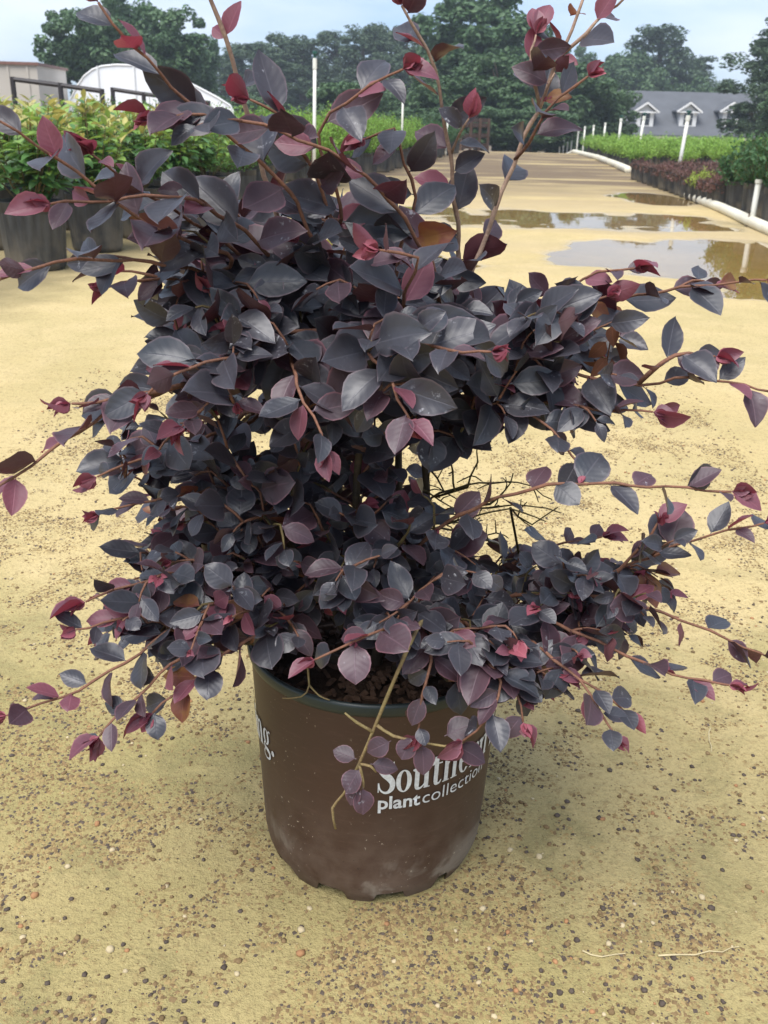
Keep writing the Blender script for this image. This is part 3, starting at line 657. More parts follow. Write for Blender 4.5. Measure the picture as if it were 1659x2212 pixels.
GFULL = [join_leaves('foliage', g[0], GV, [M[k] for k in GK], GK) for g in GL]
def glossy_plant(x, y, rz, sc, var, label, group, single=0):
    root = empty('potted_shrub', (x, y, float(gz(x, y))-.002), rz, sc); tag(root, label, 'potted shrub', group)
    link('pot', POT, root); link('soil', SOIL, root); link('stems', GSTEM[var], root)
    if single:
        it = GL[var][0]; c = Matrix.Rotation(-rz, 3, 'Z')@(CAM-Vector((x, y, 0))); v = np.array((c/sc))
        sco = [(-np.linalg.norm(v-T[:3, 3])+ T[:3, 1].dot(v)*.0, i) for i, (T, a, b) in enumerate(it)]; sco.sort(reverse=True); pick = set(i for _, i in sco[:single])
        for i in pick:
            T, a, k = it[i]; o = link('leaf', GM[(a, k)], root); o.matrix_basis = Matrix(T.tolist())
        f = link('foliage', join_leaves('foliage', [t for i, t in enumerate(it) if i not in pick], GV, [M[k] for k in GK], GK), root)
    else: f = link('foliage', GFULL[var], root)
    f['kind'] = 'stuff'
    return root
# small-leaved shrubs
def fine_foliage(seed, nsh, npl, H, spread, size, z0, droop=.0, upright=.6):
    r = np.random.default_rng(seed); cs = []; ds = []; stems = []
    for i in range(nsh):
        a = r.uniform(0, 6.28); rad = spread*math.sqrt(r.uniform(.02, 1)); top = H*(1-.35*(rad/spread)**2)*r.uniform(.82, 1.04)
        p0 = np.array([.02*math.cos(a), .02*math.sin(a), z0]); p2 = np.array([rad*math.cos(a), rad*math.sin(a), top]); p1 = (p0+p2)/2+np.array([math.cos(a)*rad*.35, math.sin(a)*rad*.35, -.02])
        t = r.uniform(.18, 1, npl)[:, None]; P = p0*(1-t)**2+2*p1*t*(1-t)+p2*t*t
        cs.append(P+r.normal(size=P.shape)*.022); stems.append([Vector(p0*(1-s)**2+2*p1*s*(1-s)+p2*s*s) for s in np.linspace(0, 1, 5)])
        ds.append(r.normal(size=P.shape)+np.array([0, 0, upright]))
    P = np.concatenate(cs); D = np.concatenate(ds); D /= np.linalg.norm(D, axis=1)[:, None]; n = len(P)
    N = r.normal(size=(n, 3))+np.array([0, 0, 1.2]); A = np.cross(D, N); A /= np.linalg.norm(A, axis=1)[:, None]; N = np.cross(A, D)
    s = size*r.uniform(.6, 1.25, n)[:, None]
    V = np.stack([P, P+D*s*.5+A*s*.24+N*s*.06, P+D*s, P+D*s*.5-A*s*.24+N*s*.06], 1).reshape(-1, 3)
    return V, np.arange(len(V)).reshape(-1, 4), stems
M['feather'] = foliage_mat('feathery_lime', (.16, .30, .045), (.23, .38, .065), (.19, .33, .06), .25, 6)
M['holly'] = foliage_mat('small_leaf_green', (.06, .15, .03), (.10, .21, .042), (.12, .24, .045), .2, 6)
M['box'] = foliage_mat('mid_green_leaf', (.03, .085, .03), (.06, .13, .04), (.04, .10, .035), .2, 6)
M['limebed'] = foliage_mat('lime_leaf', (.17, .31, .05), (.26, .40, .075), (.22, .36, .065), .25, 5)
M['redleaf'] = foliage_mat('dull_red_leaf', (.13, .055, .05), (.18, .085, .07), (.1, .07, .045), .15, 8)
M['yellowleaf'] = foliage_mat('yellow_green_leaf', (.26, .33, .05), (.33, .38, .07), (.22, .32, .05), .25, 8)
FM = {}
def fine_proto(key, mat, nsh, npl, H, spread, size, z0, n=3):
    FM[key] = []
    for i in range(n):
        V, Qd, st = fine_foliage(hash_seed(key)+i, nsh, npl, H, spread, size, z0); FM[key].append((np_mesh('foliage', V, Qd, [M[mat]], False), stems_mesh(st, .004, M['stem_olive'])))
def hash_seed(s): return sum(ord(c)*(i+3) for i, c in enumerate(s))*7
fine_proto('holly', 'holly', 46, 44, .92, .25, .030, .3)
fine_proto('feather', 'feather', 60, 40, .90, .27, .040, .28)
fine_proto('box', 'box', 46, 40, .86, .30, .045, .28)
fine_proto('tall', 'box', 56, 46, .88, .33, .050, .28)
fine_proto('lime', 'limebed', 60, 40, .62, .34, .05, .2)
fine_proto('red', 'redleaf', 40, 26, .335, .19, .035, .2)
fine_proto('yellow', 'yellowleaf', 40, 26, .40, .2, .035, .2, 1)
def fine_plant(key, x, y, sc, label, group, small=False, cat='potted shrub'):
    i = int(rng.integers(len(FM[key]))); root = empty('potted_shrub', (x, y, float(gz(x, y))-.002), rng.uniform(0, 6.28), sc); tag(root, label, cat, group)
    link('pot', POTS if small else POT, root); link('soil', SOILS if small else SOIL, root); f = link('foliage', FM[key][i][0], root); f['kind'] = 'stuff'; link('stems', FM[key][i][1], root)
# left: front edge of the blocks along the track
def edge(y): return -1.93+(y-4.35)*.125 if y < 9 else -1.35+(y-9)*.157
front = [4.35, 5.15, 5.9, 6.65, 7.4]
flab = ['broad-leaved shrub in the large black pot at the open end of the row', 'broad-leaved shrub in black pot, second along the track edge', 'broad-leaved shrub in black pot, third along the track edge', 'broad-leaved shrub in black pot, fourth along the track edge', 'last broad-leaved shrub before the small-leaved ones along the track']
for i, y in enumerate(front):
    glossy_plant(edge(y), y, rng.uniform(0, 6.28), [1.03, 1, .98, 1, .98][i], i % 4, flab[i], 'broad-leaved shrubs at the track edge', [170, 120, 90, 70, 50][i])
for row in range(1, 6):
    for j in range(6):
        y = 4.5+j*.62+rng.uniform(-.06, .06); x = edge(y)-.66*row+rng.uniform(-.05, .05); p = proj((x, y, .9))
        if p[0] > -140: glossy_plant(x, y, rng.uniform(0, 6.28), rng.uniform(.96, 1.06), int(rng.integers(4)), 'broad-leaved potted shrub with golden young leaves inside the crowded block', 'broad-leaved shrubs inside the block')
for row in range(0, 5):
    for j in range(4):
        y = 8.15+j*.62+rng.uniform(-.05, .05); x = edge(y)-.60*row+rng.uniform(-.05, .05)-.1
        fine_plant('holly', x, y, rng.uniform(.95, 1.08), 'dense bright green small-leaved shrub in black pot beyond the broad-leaved ones', 'small-leaved green shrubs')
for row in range(0, 5):
    for j in range(12):
        y = 11.2+j*.80+rng.uniform(-.05, .05); x = edge(y)-.66*row+rng.uniform(-.05, .05)
        fine_plant('feather', x, y, rng.uniform(.92, 1.08), 'feathery lime green shrub in black pot along the sprinkler risers', 'feathery lime green shrubs')
for row in range(0, 3):
    for j in range(9):
        y = 21.2+j*.95+rng.uniform(-.05, .05); x = edge(y)-.8*row+rng.uniform(-.05, .05)
        fine_plant('box', x, y, rng.uniform(.95, 1.1), 'mid green shrub in black pot near the wooden rack', 'mid green shrubs by the rack')
# right: beside the cream pipe
def redge(px, py): g = gnd(px, py); return g
for px, py, sc in ((1592, 455, .88), (1632, 470, .95), (1680, 492, 1.0), (1640, 440, .92), (1690, 455, .95), (1735, 480, 1.0)):
    g = gnd(px, py); fine_plant('tall', g.x, g.y, sc, 'tall leafy green shrub in black pot behind the cream pipe', 'tall green shrubs behind the cream pipe')
for i in range(16):
    f = i/15; px = 1378+f*182; py = 389+f*62; g = gnd(px, py)
    k = 'yellow' if i in (11,) else 'red'
    fine_plant(k, g.x, g.y, .95, 'yellow-green low plant in black pot amid the dull red ones' if k == 'yellow' else 'low dull red plant in a small black pot at the pipe edge', None if k == 'yellow' else 'dull red low plants', True, 'potted plant')
for row in range(1, 5):
    for i in range(11):
        g = gnd(1385+i*17, 388+i*5.6); x = g.x+.48*row; y = g.y+.20*row+rng.uniform(-.1, .1)
        fine_plant('red', x, y, rng.uniform(.9, 1.05), 'low dull red plant in a small black pot at the pipe edge', 'dull red low plants', True, 'potted plant')
for row in range(0, 8):
    for j in range(11):
        y = 19.8+j*1.05+rng.uniform(-.1, .1); x = 5.05+(y-19.8)*.10+.85*row+rng.uniform(-.1, .1)
        fine_plant('lime', x, y, rng.uniform(.9, 1.1), 'lime green leafy plant in black pot in the bed before the house', 'lime green plants before the house', True, 'potted plant')

# ------------------------------------------------------------------ brown printed pot
PH, PRT, PRB = .2692, .1405, .1275
def prad(z):
    return PRB+(PRT-PRB)*z/PH
def brown_pot():
    root = empty('brown_plant_pot', (0, 0, 0)); tag(root, 'large brown plastic plant pot with white lettering, standing on sand', 'plant pot')
    t = NT('brown_pot_plastic'); p = t.coord('Object'); sp = t.n('ShaderNodeSeparateXYZ'); t.set(sp.inputs[0], p)
    f = t.noise(p, 9, 5, .6); sc = t.n('ShaderNodeMapping'); sc.inputs['Scale'].default_value = (1, 1, 6); t.set(sc.inputs[0], p); scr = t.noise(sc.outputs[0], 40, 4, .7)
    dots = t.noise(p, 260, 2, .5)
    c = t.mix(t.ramp(f, .3, .7), (.056, .029, .020), (.049, .026, .019))
    c = t.mix(t.math('MULTIPLY', t.ramp(scr, .55, .75), .15), c, (.2, .12, .09))
    low = t.ramp(sp.outputs[2], .0, .15, (1, 1, 1), (0, 0, 0)); du = t.math('MULTIPLY', low, t.ramp(t.noise(p, 24, 5, .65), .36, .66))
    c = t.mix(t.math('MULTIPLY', du, .42), c, (.24, .18, .13))
    smear = t.math('MULTIPLY', t.ramp(t.noise(p, 14, 4, .6, .5), .54, .64), t.ramp(sp.outputs[2], .04, .075, (1, 1, 1), (0, 0, 0)))
    c = t.mix(t.math('MULTIPLY', smear, .42), c, (.30, .27, .22))
    dm = t.math('MULTIPLY', t.ramp(dots, .70, .74), t.ramp(t.noise(p, 15, 2), .46, .6)); c = t.mix(t.math('MULTIPLY', dm, .7), c, (.42, .36, .28))
    dk = t.ramp(t.noise(p, 190, 2), .70, .74); c = t.mix(t.math('MULTIPLY', dk, .6), c, (.03, .02, .015))
    M['brownpot'] = t.done(t.pbsdf(c, t.math('ADD', .46, t.math('MULTIPLY', du, .3)), .4, t.bump(t.math('ADD', f, t.math('MULTIPLY', scr, .2)), .25, .002)))
    M['rim'] = simple('dark_green_rim', (.022, .034, .034), .4, .45, .3, 12)
    # wall with drainage notches cut into the foot
    n = 216; notch = []
    rs = np.random.default_rng(5)
    for k in range(12):
        a = k*2*math.pi/12+.16+rs.uniform(-.02, .02); notch.append((a, rs.uniform(.08, .17), rs.uniform(.016, .024)))
    def foot(tt):
        z = .0
        for a, w, h in notch:
            d = abs((tt-a+math.pi) % (2*math.pi)-math.pi)
            if d < w: z = max(z, h*float(sstep(w, w*.72, d)))
        return z
    zs = [0, .006, .013, .02, .032, .05, .08, .12, .16, .2, .235, .252, PH-.006]
    V = []
    for i, z in enumerate(zs):
        for j in range(n):
            tt = 2*math.pi*j/n; f0 = foot(tt); zz = f0+(z)*(1-f0/.05) if z < .05 else z
            r = prad(zz)
            if zz < .028: r -= .0075*(1-zz/.028)**1.6
            r += .0006*math.sin(3*tt+1)+.0005*math.sin(7*tt)*math.exp(-zz*15)
            V.append((r*math.cos(tt), r*math.sin(tt), zz))
    nr = len(zs); f = [(i*n+j, i*n+(j+1) % n, (i+1)*n+(j+1) % n, (i+1)*n+j) for i in range(nr-1) for j in range(n)]
    m = MB(); m.add(V, f)
    # inner face, so the wall has thickness
    Vi = [(v[0]*(1-.0022/.14), v[1]*(1-.0022/.14), v[2]) for v in V]; fi = [(b, a, d, c) for a, b, c, d in f]
    m.add(Vi, fi); N = n*nr
    m.add(V[:n]+Vi[:n], [(j, j+n, (j+1) % n+n, (j+1) % n) for j in range(n)])
    m.build('wall', M['brownpot'], root, False, True)
    m = MB(); m.lathe([(PRT-.002, PH-.016), (PRT+.0008, PH-.014), (PRT+.0026, PH-.009), (PRT+.0032, PH-.003), (PRT+.0018, PH+.0006), (PRT-.001, PH), (PRT-.003, PH-.006), (PRT-.004, PH-.03), (PRT-.007, PH-.06)], 128); m.build('rim', M['rim'], root, False, True)
    m = MB(); m.lathe([(0.0005, .016), (.06, .017), (PRB-.006, .024)], 64); m.build('base', M['tie'], root)
    # soil with bark chips
    n = 40; V = [(0, 0, PH-.030)]; ks = np.linspace(.08, 1, 12)
    for k in ks:
        for tt in np.linspace(0, 2*math.pi, n+1)[:-1]:
            x, y = .134*k*math.cos(tt), .134*k*math.sin(tt); V.append((x, y, PH-.036+.016*float(fbm(x*40+5, y*40, 4))))
    f = [(0, 1+i, 1+(i+1) % n) for i in range(n)]
    for a in range(len(ks)-1): f += [(1+a*n+i, 1+(a+1)*n+i, 1+(a+1)*n+(i+1) % n, 1+a*n+(i+1) % n) for i in range(n)]
    m = MB(); m.add(V, f); so = m.build('soil', M['soil'], root, False, True)
    M['chip'] = simple('bark_chip', (.12, .07, .045), .85, .2, .55, 60)
    m = MB(); r_ = np.random.default_rng(8)
    for i in range(420):
        a = r_.uniform(0, 6.28); k = .131*math.sqrt(r_.random()); q = Matrix.Rotation(r_.uniform(0, 6.28), 4, 'Z')@Matrix.Rotation(r_.normal()*.45, 4, 'X')
        m.box((k*math.cos(a), k*math.sin(a), PH-.027+r_.uniform(0, .006)), (r_.uniform(.006, .02), r_.uniform(.003, .008), r_.uniform(.002, .005)), q, taper=.7)
    c = m.build('bark_chips', M['chip'], so); c['kind'] = 'stuff'
    return root
POTR = brown_pot()

# ---- lettering: print wrapped round the pot wall
def stroke(pts, w, sub=6):
    """polyline with varying width -> list of quads in 2d"""
    P = [np.array(p, float) for p in pts]; k = len(P); w = list(w)
    C, Ws = [], []
    for i in range(k-1):
        p0, p1, p2, p3 = P[max(i-1, 0)], P[i], P[i+1], P[min(i+2, k-1)]
        for s in np.linspace(0, 1, sub+1)[:-1]:
            C.append(.5*((2*p1)+(p2-p0)*s+(2*p0-5*p1+4*p2-p3)*s*s+(3*p1-p0-3*p2+p3)*s**3)); Ws.append(w[i]*(1-s)+w[i+1]*s)
    C.append(P[-1]); Ws.append(w[-1]); Lf, Rt = [], []
    for i in range(len(C)):
        d = C[min(i+1, len(C)-1)]-C[max(i-1, 0)]; d = d/(np.linalg.norm(d)+1e-9); nrm = np.array([-d[1], d[0]])
        Lf.append(C[i]+nrm*Ws[i]/2); Rt.append(C[i]-nrm*Ws[i]/2)
    return [[Lf[i], Rt[i], Rt[i+1], Lf[i+1]] for i in range(len(C)-1)]
def rect(x0, y0, x1, y1, n=4): return [[(x0, y0+(y1-y0)*i/n), (x1, y0+(y1-y0)*i/n), (x1, y0+(y1-y0)*(i+1)/n), (x0, y0+(y1-y0)*(i+1)/n)] for i in range(n)]
def ring(cx, cy, rx, ry, ix, iy, a0=0, a1=360, n=28):
    q = []; A = np.radians(np.linspace(a0, a1, n+1))
    for a, b in zip(A[:-1], A[1:]): q.append([(cx+rx*math.cos(a), cy+ry*math.sin(a)), (cx+rx*math.cos(b), cy+ry*math.sin(b)), (cx+ix*math.cos(b), cy+iy*math.sin(b)), (cx+ix*math.cos(a), cy+iy*math.sin(a))])
    return q
def serif_stem(x, y0, y1, w, top=True, bot=True):
    q = rect(x, y0, x+w, y1, 5)
    if bot: q += rect(x-.055, y0, x, y0+.035, 1)+rect(x+w, y0, x+w+.055, y0+.035, 1)
    if top: q += [[(x-.07, y1-.06), (x, y1-.10), (x, y1), (x-.07, y1-.025)]]
    return q
G = {}
G['S'] = (stroke([(.50, .70), (.47, .88), (.36, .985), (.23, .97), (.13, .86), (.14, .70), (.26, .57), (.40, .45), (.49, .30), (.46, .12), (.33, .01), (.19, .03), (.09, .14), (.06, .32)], [.03, .05, .06, .085, .15, .18, .205, .205, .18, .15, .085, .06, .05, .03])+rect(.495, .70, .525, .99, 2)+rect(.035, .01, .065, .32, 2), .58)
G['o'] = (ring(.27, .34, .25, .355, .105, .315), .54)
G['u'] = (serif_stem(.08, .12, .68, .15, True, False)+stroke([(.155, .16), (.17, .06), (.25, .02), (.34, .06), (.42, .15)], [.15, .13, .07, .05, .04])+serif_stem(.40, 0, .68, .15, True, False)+rect(.55, 0, .61, .035, 1), .63)
G['t'] = (rect(.11, .10, .26, .90, 5)+rect(.02, .645, .40, .685, 1)+stroke([(.185, .14), (.20, .05), (.27, .015), (.34, .04), (.39, .12)], [.15, .13, .075, .05, .03])+[[(.02, .66), (.11, .66), (.11, .9), (.09, .78)]], .42)
G['h'] = (serif_stem(.08, 0, 1.0, .15)+stroke([(.20, .50), (.28, .63), (.37, .675), (.46, .63), (.485, .50)], [.03, .05, .07, .12, .15])+serif_stem(.41, 0, .52, .15, False, True), .66)
G['e'] = (ring(.27, .34, .25, .355, .105, .315, 0, 318)+rect(.15, .345, .49, .385, 1), .53)
G['r'] = (serif_stem(.08, 0, .68, .15)+stroke([(.21, .46), (.28, .60), (.36, .66), (.42, .62)], [.03, .05, .08, .10])+ring(.42, .585, .065, .075, .0, .0), .50)
G['n'] = (serif_stem(.08, 0, .68, .15)+stroke([(.20, .50), (.28, .63), (.37, .675), (.46, .63), (.485, .50)], [.03, .05, .07, .12, .15])+serif_stem(.41, 0, .52, .15, False, True), .66)
G['L'] = (serif_stem(.08, 0, 1.0, .17, True, True)+rect(.25, .965, .31, 1.0, 1)+rect(.25, 0, .58, .04, 1)+[[(.50, .04), (.58, .04), (.60, .30), (.57, .30)]], .62)
G['i'] = (serif_stem(.08, 0, .68, .15)+ring(.155, .86, .085, .085, 0, 0), .30)
G['v'] = (stroke([(.06, .68), (.27, .02)], [.16, .13], 4)+stroke([(.27, .02), (.46, .68)], [.06, .05], 4)+rect(-.02, .645, .22, .68, 1)+rect(.37, .645, .55, .68, 1), .53)
G['g'] = (ring(.26, .43, .21, .255, .085, .22)+stroke([(.13, .22), (.08, .12), (.16, .05), (.34, .03), (.46, -.05), (.44, -.20), (.26, -.27), (.09, -.22), (.07, -.11), (.16, .03)], [.04, .06, .09, .13, .12, .08, .045, .05, .05, .05])+stroke([(.40, .60), (.48, .68), (.55, .66)], [.05, .05, .08]), .56)
G['.'] = (ring(.12, .07, .085, .085, 0, 0), .26)
G[' '] = ([], .2)
M['print'] = simple('white_print', (.66, .69, .70), .55, .3, .08, 200, 0, (.50, .50, .50))
def wrap(u, z, off=.0009):
    th = -math.pi/2+u/.1345; r = prad(z)+off; return (r*math.cos(th), r*math.sin(th), z)
def set_word(text, u0, zb, H, xs=.80, slant=.12, track=.0):
    m = MB(); u = 0
    for ch in text:
        quads, adv = G[ch]
        for q in quads: m.add([wrap(u0+(u+p[0]+slant*p[1]*0)*H*xs, zb+p[1]*H) for p in q], [(0, 1, 2, 3)])
        u += adv+track
    m.build('lettering', M['print'], POTR); return u0+u*H*xs
def word_width(text, H, xs): return sum(G[c][1] for c in text)*H*xs
def bfont_word(text, u0, zb, H, bold=0.0, xs=1.0, sp=1.0):
    cu = bpy.data.curves.new('print_text', 'FONT'); cu.body = text; cu.size = H; cu.offset = bold*H; cu.space_character = sp; cu.resolution_u = 5
    o = bpy.data.objects.new('print_text', cu); COL.objects.link(o); bpy.context.view_layer.update()
    me = bpy.data.meshes.new_from_object(o.evaluated_get(bpy.context.evaluated_depsgraph_get())); bpy.data.objects.remove(o); bpy.data.curves.remove(cu)
    me.name = 'lettering'; w = max((v.co.x for v in me.vertices), default=0)*xs
    for v in me.vertices: v.co = wrap(u0+v.co.x*xs, zb+v.co.y)
    me.materials.clear(); me.materials.append(M['print']); me.update(); link('lettering', me, POTR); return u0+w
def z_front(py):
    a, b = 0.0, PH
    for _ in range(40):
        c = (a+b)/2
        if proj((0, -prad(c), c))[1] > py: a = c
        else: b = c
    return a
def u_at(px):
    a, b = -.19, .0
    for _ in range(40):
        c = (a+b)/2
        if proj(wrap(c, .19))[0] < px: a = c
        else: b = c
    return a
zb1 = z_front(1712); zb2 = z_front(1746); H1 = .0405
u1 = set_word('Southern', .004, zb1, H1, .146/word_width('Southern', H1, 1)*1.0); set_word('Living.', u1+.008, zb1, H1, .146/word_width('Southern', H1, 1))
ub = bfont_word('plant', .005, zb2, .0232, .022, .98, 1.0); bfont_word('collection', ub+.0015, zb2, .0232, -.004, 1.0, 1.02)
XS = .146/word_width('Southern', H1, 1); wl_ = word_width('Living.', H1, XS); ue = u_at(591)
set_word('Living.', ue-wl_, zb1+.002, H1, XS); set_word('Southern', ue-wl_-.16, zb1+.002, H1, XS)

# ------------------------------------------------------------------ purple-leaved shrub in the brown pot
SHR = empty('purple_shrub', (0, 0, PH-.03)); tag(SHR, 'bushy purple-leaved shrub with pink young tips growing in the brown pot', 'shrub')
hr = np.random.default_rng(42)
LV = [leaf_grid(1, w, f, c, 6, 2, p1, p2, wv, tw) for w, f, c, p1, p2, wv, tw in (
    (.70, .22, .10, .86, .72, .3, .0), (.76, .10, .18, .90, .70, .4, .15), (.58, .35, .06, .84, .78, .3, -.1), (.80, .15, .12, .92, .66, .5, .1),
    (.54, .30, .28, .88, .80, .4, .25), (.60, .45, .15, .86, .76, .6, -.2), (.72, -.12, .22, .88, .72, .6, .1), (.56, .25, -.12, .86, .80, .5, -.15))]
TV = [leaf_grid(1, w, f, c, 5, 1, .8, .85, .2, tw) for w, f, c, tw in ((.50, .6, .2, .1), (.56, .8, .1, -.1), (.62, .4, .3, 0))]   # young folded leaves
VAR = LV+TV
ITEMS = []         # every leaf: (matrix, variant, material key)
STEMS = []         # (points, radii, material, name)
NODES = []         # (position, distance from the root) for growing twigs from
def spline(P, step=.012):
    P = [Vector(p) for p in P]; out = []
    for i in range(len(P)-1):
        p0, p1, p2, p3 = P[max(i-1, 0)], P[i], P[i+1], P[min(i+2, len(P)-1)]
        n = max(2, int((p2-p1).length/step))
        for s in np.linspace(0, 1, n+1)[:-1]:
            out.append(.5*((2*p1)+(p2-p0)*s+(2*p0-5*p1+4*p2-p3)*s*s+(3*p1-p0-3*p2+p3)*s**3))
    out.append(P[-1]); return out
def unit(): return Vector(hr.normal(size=3)).normalized()
AX = lambda p: Vector((p.x, p.y*.9-.13, 0)).normalized()
def pick_mat(w): 
    k = hr.random(); a = 0
    for m, x in w:
        a += x
        if k < a: return m
    return w[0][0]
INNER = (('slate', .84), ('plum', .135), ('wine', .02), ('rust', .005))
OUTER = (('slate', .66), ('plum', .23), ('wine', .08), ('rust', .03))
REDDY = (('slate', .52), ('plum', .28), ('wine', .15), ('rust', .05))
def put_leaf(p, d, side, size, mats, young=False):
    """a leaf leaving the twig sideways; blade turned towards the light above and outside"""
    out = AX(p); up = Vector((0, 0, 1))
    ld = (d*hr.uniform(.35, .8)+side*1.0+out*.12+unit()*.28-up*hr.uniform(0, .18)).normalized()
    nn = up*hr.uniform(.35, .95)+out*hr.uniform(.15, .95)+unit()*.5
    if p.z > .58: nn = nn+Vector((0, -1, 0))*hr.uniform(0, .9)
    if nn.dot(up) < -.1: nn = -nn
    mk = pick_mat(mats)
    if mk == 'wine': size *= .74
    vi = int(hr.integers(len(LV)))
    if (p.z > .56 or mk == 'rust') and vi in (0, 1, 3, 6): vi = (2, 4, 5, 7)[int(hr.integers(4))]
    ITEMS.append((frame(p, ld, nn, size*(1.08 if p.z > .56 else 1)), vi, mk))
def tip_cluster(p, d, n=3, size=.017, mk='pink'):
    for i in range(n):
        ld = (d*1.2+unit()*.55).normalized(); nn = Vector((0, 0, .6))+unit()
        ITEMS.append((frame(p, ld, nn, size*hr.uniform(.45, 1.25)), len(LV)+int(hr.integers(3)), mk))
    for i in range(2):      # tight bud
        ITEMS.append((frame(p, (d+unit()*.3).normalized(), unit(), size*.55), len(LV)+1, 'pink'))
def leafy(P, size=.036, spacing=.016, start=.15, mats=INNER, tip=.3, end_taper=.65, prob=1.0):
    """alternate leaves along a twig; returns nothing"""
    L = sum((P[i+1]-P[i]).length for i in range(len(P)-1)); s = start*L; i = 0; acc = 0.0; k = int(hr.integers(2))
    ref = Vector((0, 0, 1)); roll = hr.uniform(-.5, .5)
    while s < L:
        while i < len(P)-2 and acc+(P[i+1]-P[i]).length < s: acc += (P[i+1]-P[i]).length; i += 1
        d = (P[i+1]-P[i]).normalized(); p = P[i]+d*min(s-acc, (P[i+1]-P[i]).length)
        sd = d.cross(ref); sd = sd.normalized() if sd.length > .05 else d.orthogonal().normalized()
        sd = Matrix.Rotation(roll+hr.normal()*.35, 3, d)@sd
        t = s/L; sz = size*1.24*hr.uniform(.70, 1.2)*(1-(1-end_taper)*max(0, (t-.6)/.4))
        if hr.random() < prob: put_leaf(p, d, sd*(1 if k % 2 else -1), sz, mats if t < .86 or hr.random() < .5 else OUTER)
        if hr.random() < .03: tip_cluster(p, (d+sd*(1 if k % 2 else -1)).normalized(), 2, .010)
        k += 1; s += spacing*hr.uniform(.75, 1.3)
    d = (P[-1]-P[-2]).normalized()
    if hr.random() < tip:
        tip_cluster(P[-1], d, int(hr.integers(2, 4)), hr.uniform(.013, .023), 'pink' if hr.random() < .7 else 'wine')
    else: put_leaf(P[-1], d, d*.5+unit()*.3, size*.7, mats)
def add_stem(P, r0, r1, mat='stem', name='twig', reg=True):
    n = len(P); ph = hr.uniform(0, 3)
    STEMS.append((P, [(r0+(r1-r0)*i/(n-1))*(1+(.28 if name != 'trunk' else .12)*max(0, math.sin(i*2.1+ph)*math.sin(i*.9+ph*2))) for i in range(n)], mat, name))
    if reg:
        for p in P[::2]: NODES.append(p)
# trunks from the soil
ZS = PH-.03
TR = [[(.0, .01, ZS), (-.02, .02, ZS+.10), (-.055, .03, ZS+.22), (-.075, .03, ZS+.33), (-.07, .02, ZS+.44)],
      [(.015, .0, ZS), (.045, .02, ZS+.08), (.05, .05, ZS+.17), (.045, .05, ZS+.26), (.075, .03, ZS+.33)],
      [(-.015, -.01, ZS), (-.05, -.02, ZS+.07), (-.10, -.03, ZS+.16), (-.15, -.03, ZS+.27), (-.19, -.02, ZS+.36)],
      [(.0, -.02, ZS), (.0, -.06, ZS+.08), (-.02, -.09, ZS+.18), (-.02, -.10, ZS+.28), (.0, -.09, ZS+.36)],
      [(.01, .02, ZS), (.02, .06, ZS+.12), (.02, .1, ZS+.25), (.05, .12, ZS+.36)],
      [(.03, -.01, ZS), (.09, .0, ZS+.06), (.14, .01, ZS+.09), (.17, .02, ZS+.10)],
      [(-.03, -.02, ZS), (-.09, -.05, ZS+.04), (-.15, -.08, ZS+.06)],
      [(.02, -.03, ZS), (.05, -.09, ZS+.05), (.07, -.14, ZS+.06)]]
TRUNK = []
for P in TR:
    P = spline(P); TRUNK += P; add_stem(P, .0065, .0022, 'stem_dark', 'trunk')
def attach(p):
    """a point on a trunk below the branch start to grow from"""
    best, bd = None, 9
    for q in TRUNK:
        d = (q-p).length+max(0, q.z-p.z+.02)*2
        if d < bd: bd, best = d, q
    return best
def branch(pts, size=.040, spacing=.020, mats=OUTER, tip=1.0, r0=.0023, r1=.0009, mat='stem', start=.22, side=.35, prob=1.0, join=True):
    P = [at(*p) for p in pts]
    if join:
        a = attach(P[0])
        if (a-P[0]).length > .01: P = [a, a.lerp(P[0], .5)+Vector((0, 0, .012))]+P
    P = spline(P); L = sum((P[i+1]-P[i]).length for i in range(len(P)-1))
    P = [p+Vector((math.sin(i*1.3)*.0012, 0, math.cos(i*1.7)*.0012)) if 0 < i < len(P)-1 else p for i, p in enumerate(P)]
    add_stem(P, r0, r1, mat, 'branch'); leafy(P, size, spacing, start, mats, tip, .6, prob)
    if tip >= 1:
        d = (P[-1]-P[-3]).normalized(); tip_cluster(P[-1], d, 2, .028, 'wine')
        ITEMS.append((frame(P[-4], (d+unit()*.7).normalized(), Vector((0, -.3, .8))+unit()*.4, .03), 2, 'wine' if hr.random() < .6 else 'plum'))
    # short side shoots
    k = int(L*side/.05)
    for i in range(k):
        j = int(hr.uniform(.35, .9)*(len(P)-2)); d = (P[j+1]-P[j]).normalized(); sd = d.cross(Vector((0, 0, 1))).normalized()*(1 if hr.random() < .5 else -1)
        v = (d*.9+sd*.7+Vector((0, 0, hr.uniform(-.1, .35)))+unit()*.2).normalized(); l = hr.uniform(.025, .06)
        Q = spline([P[j], P[j]+v*l*.5+Vector((0, 0, .003)), P[j]+v*l]); add_stem(Q, .0013, .0008, mat, 'twig'); leafy(Q, size*.8, .014, .3, mats, .35)
    return P
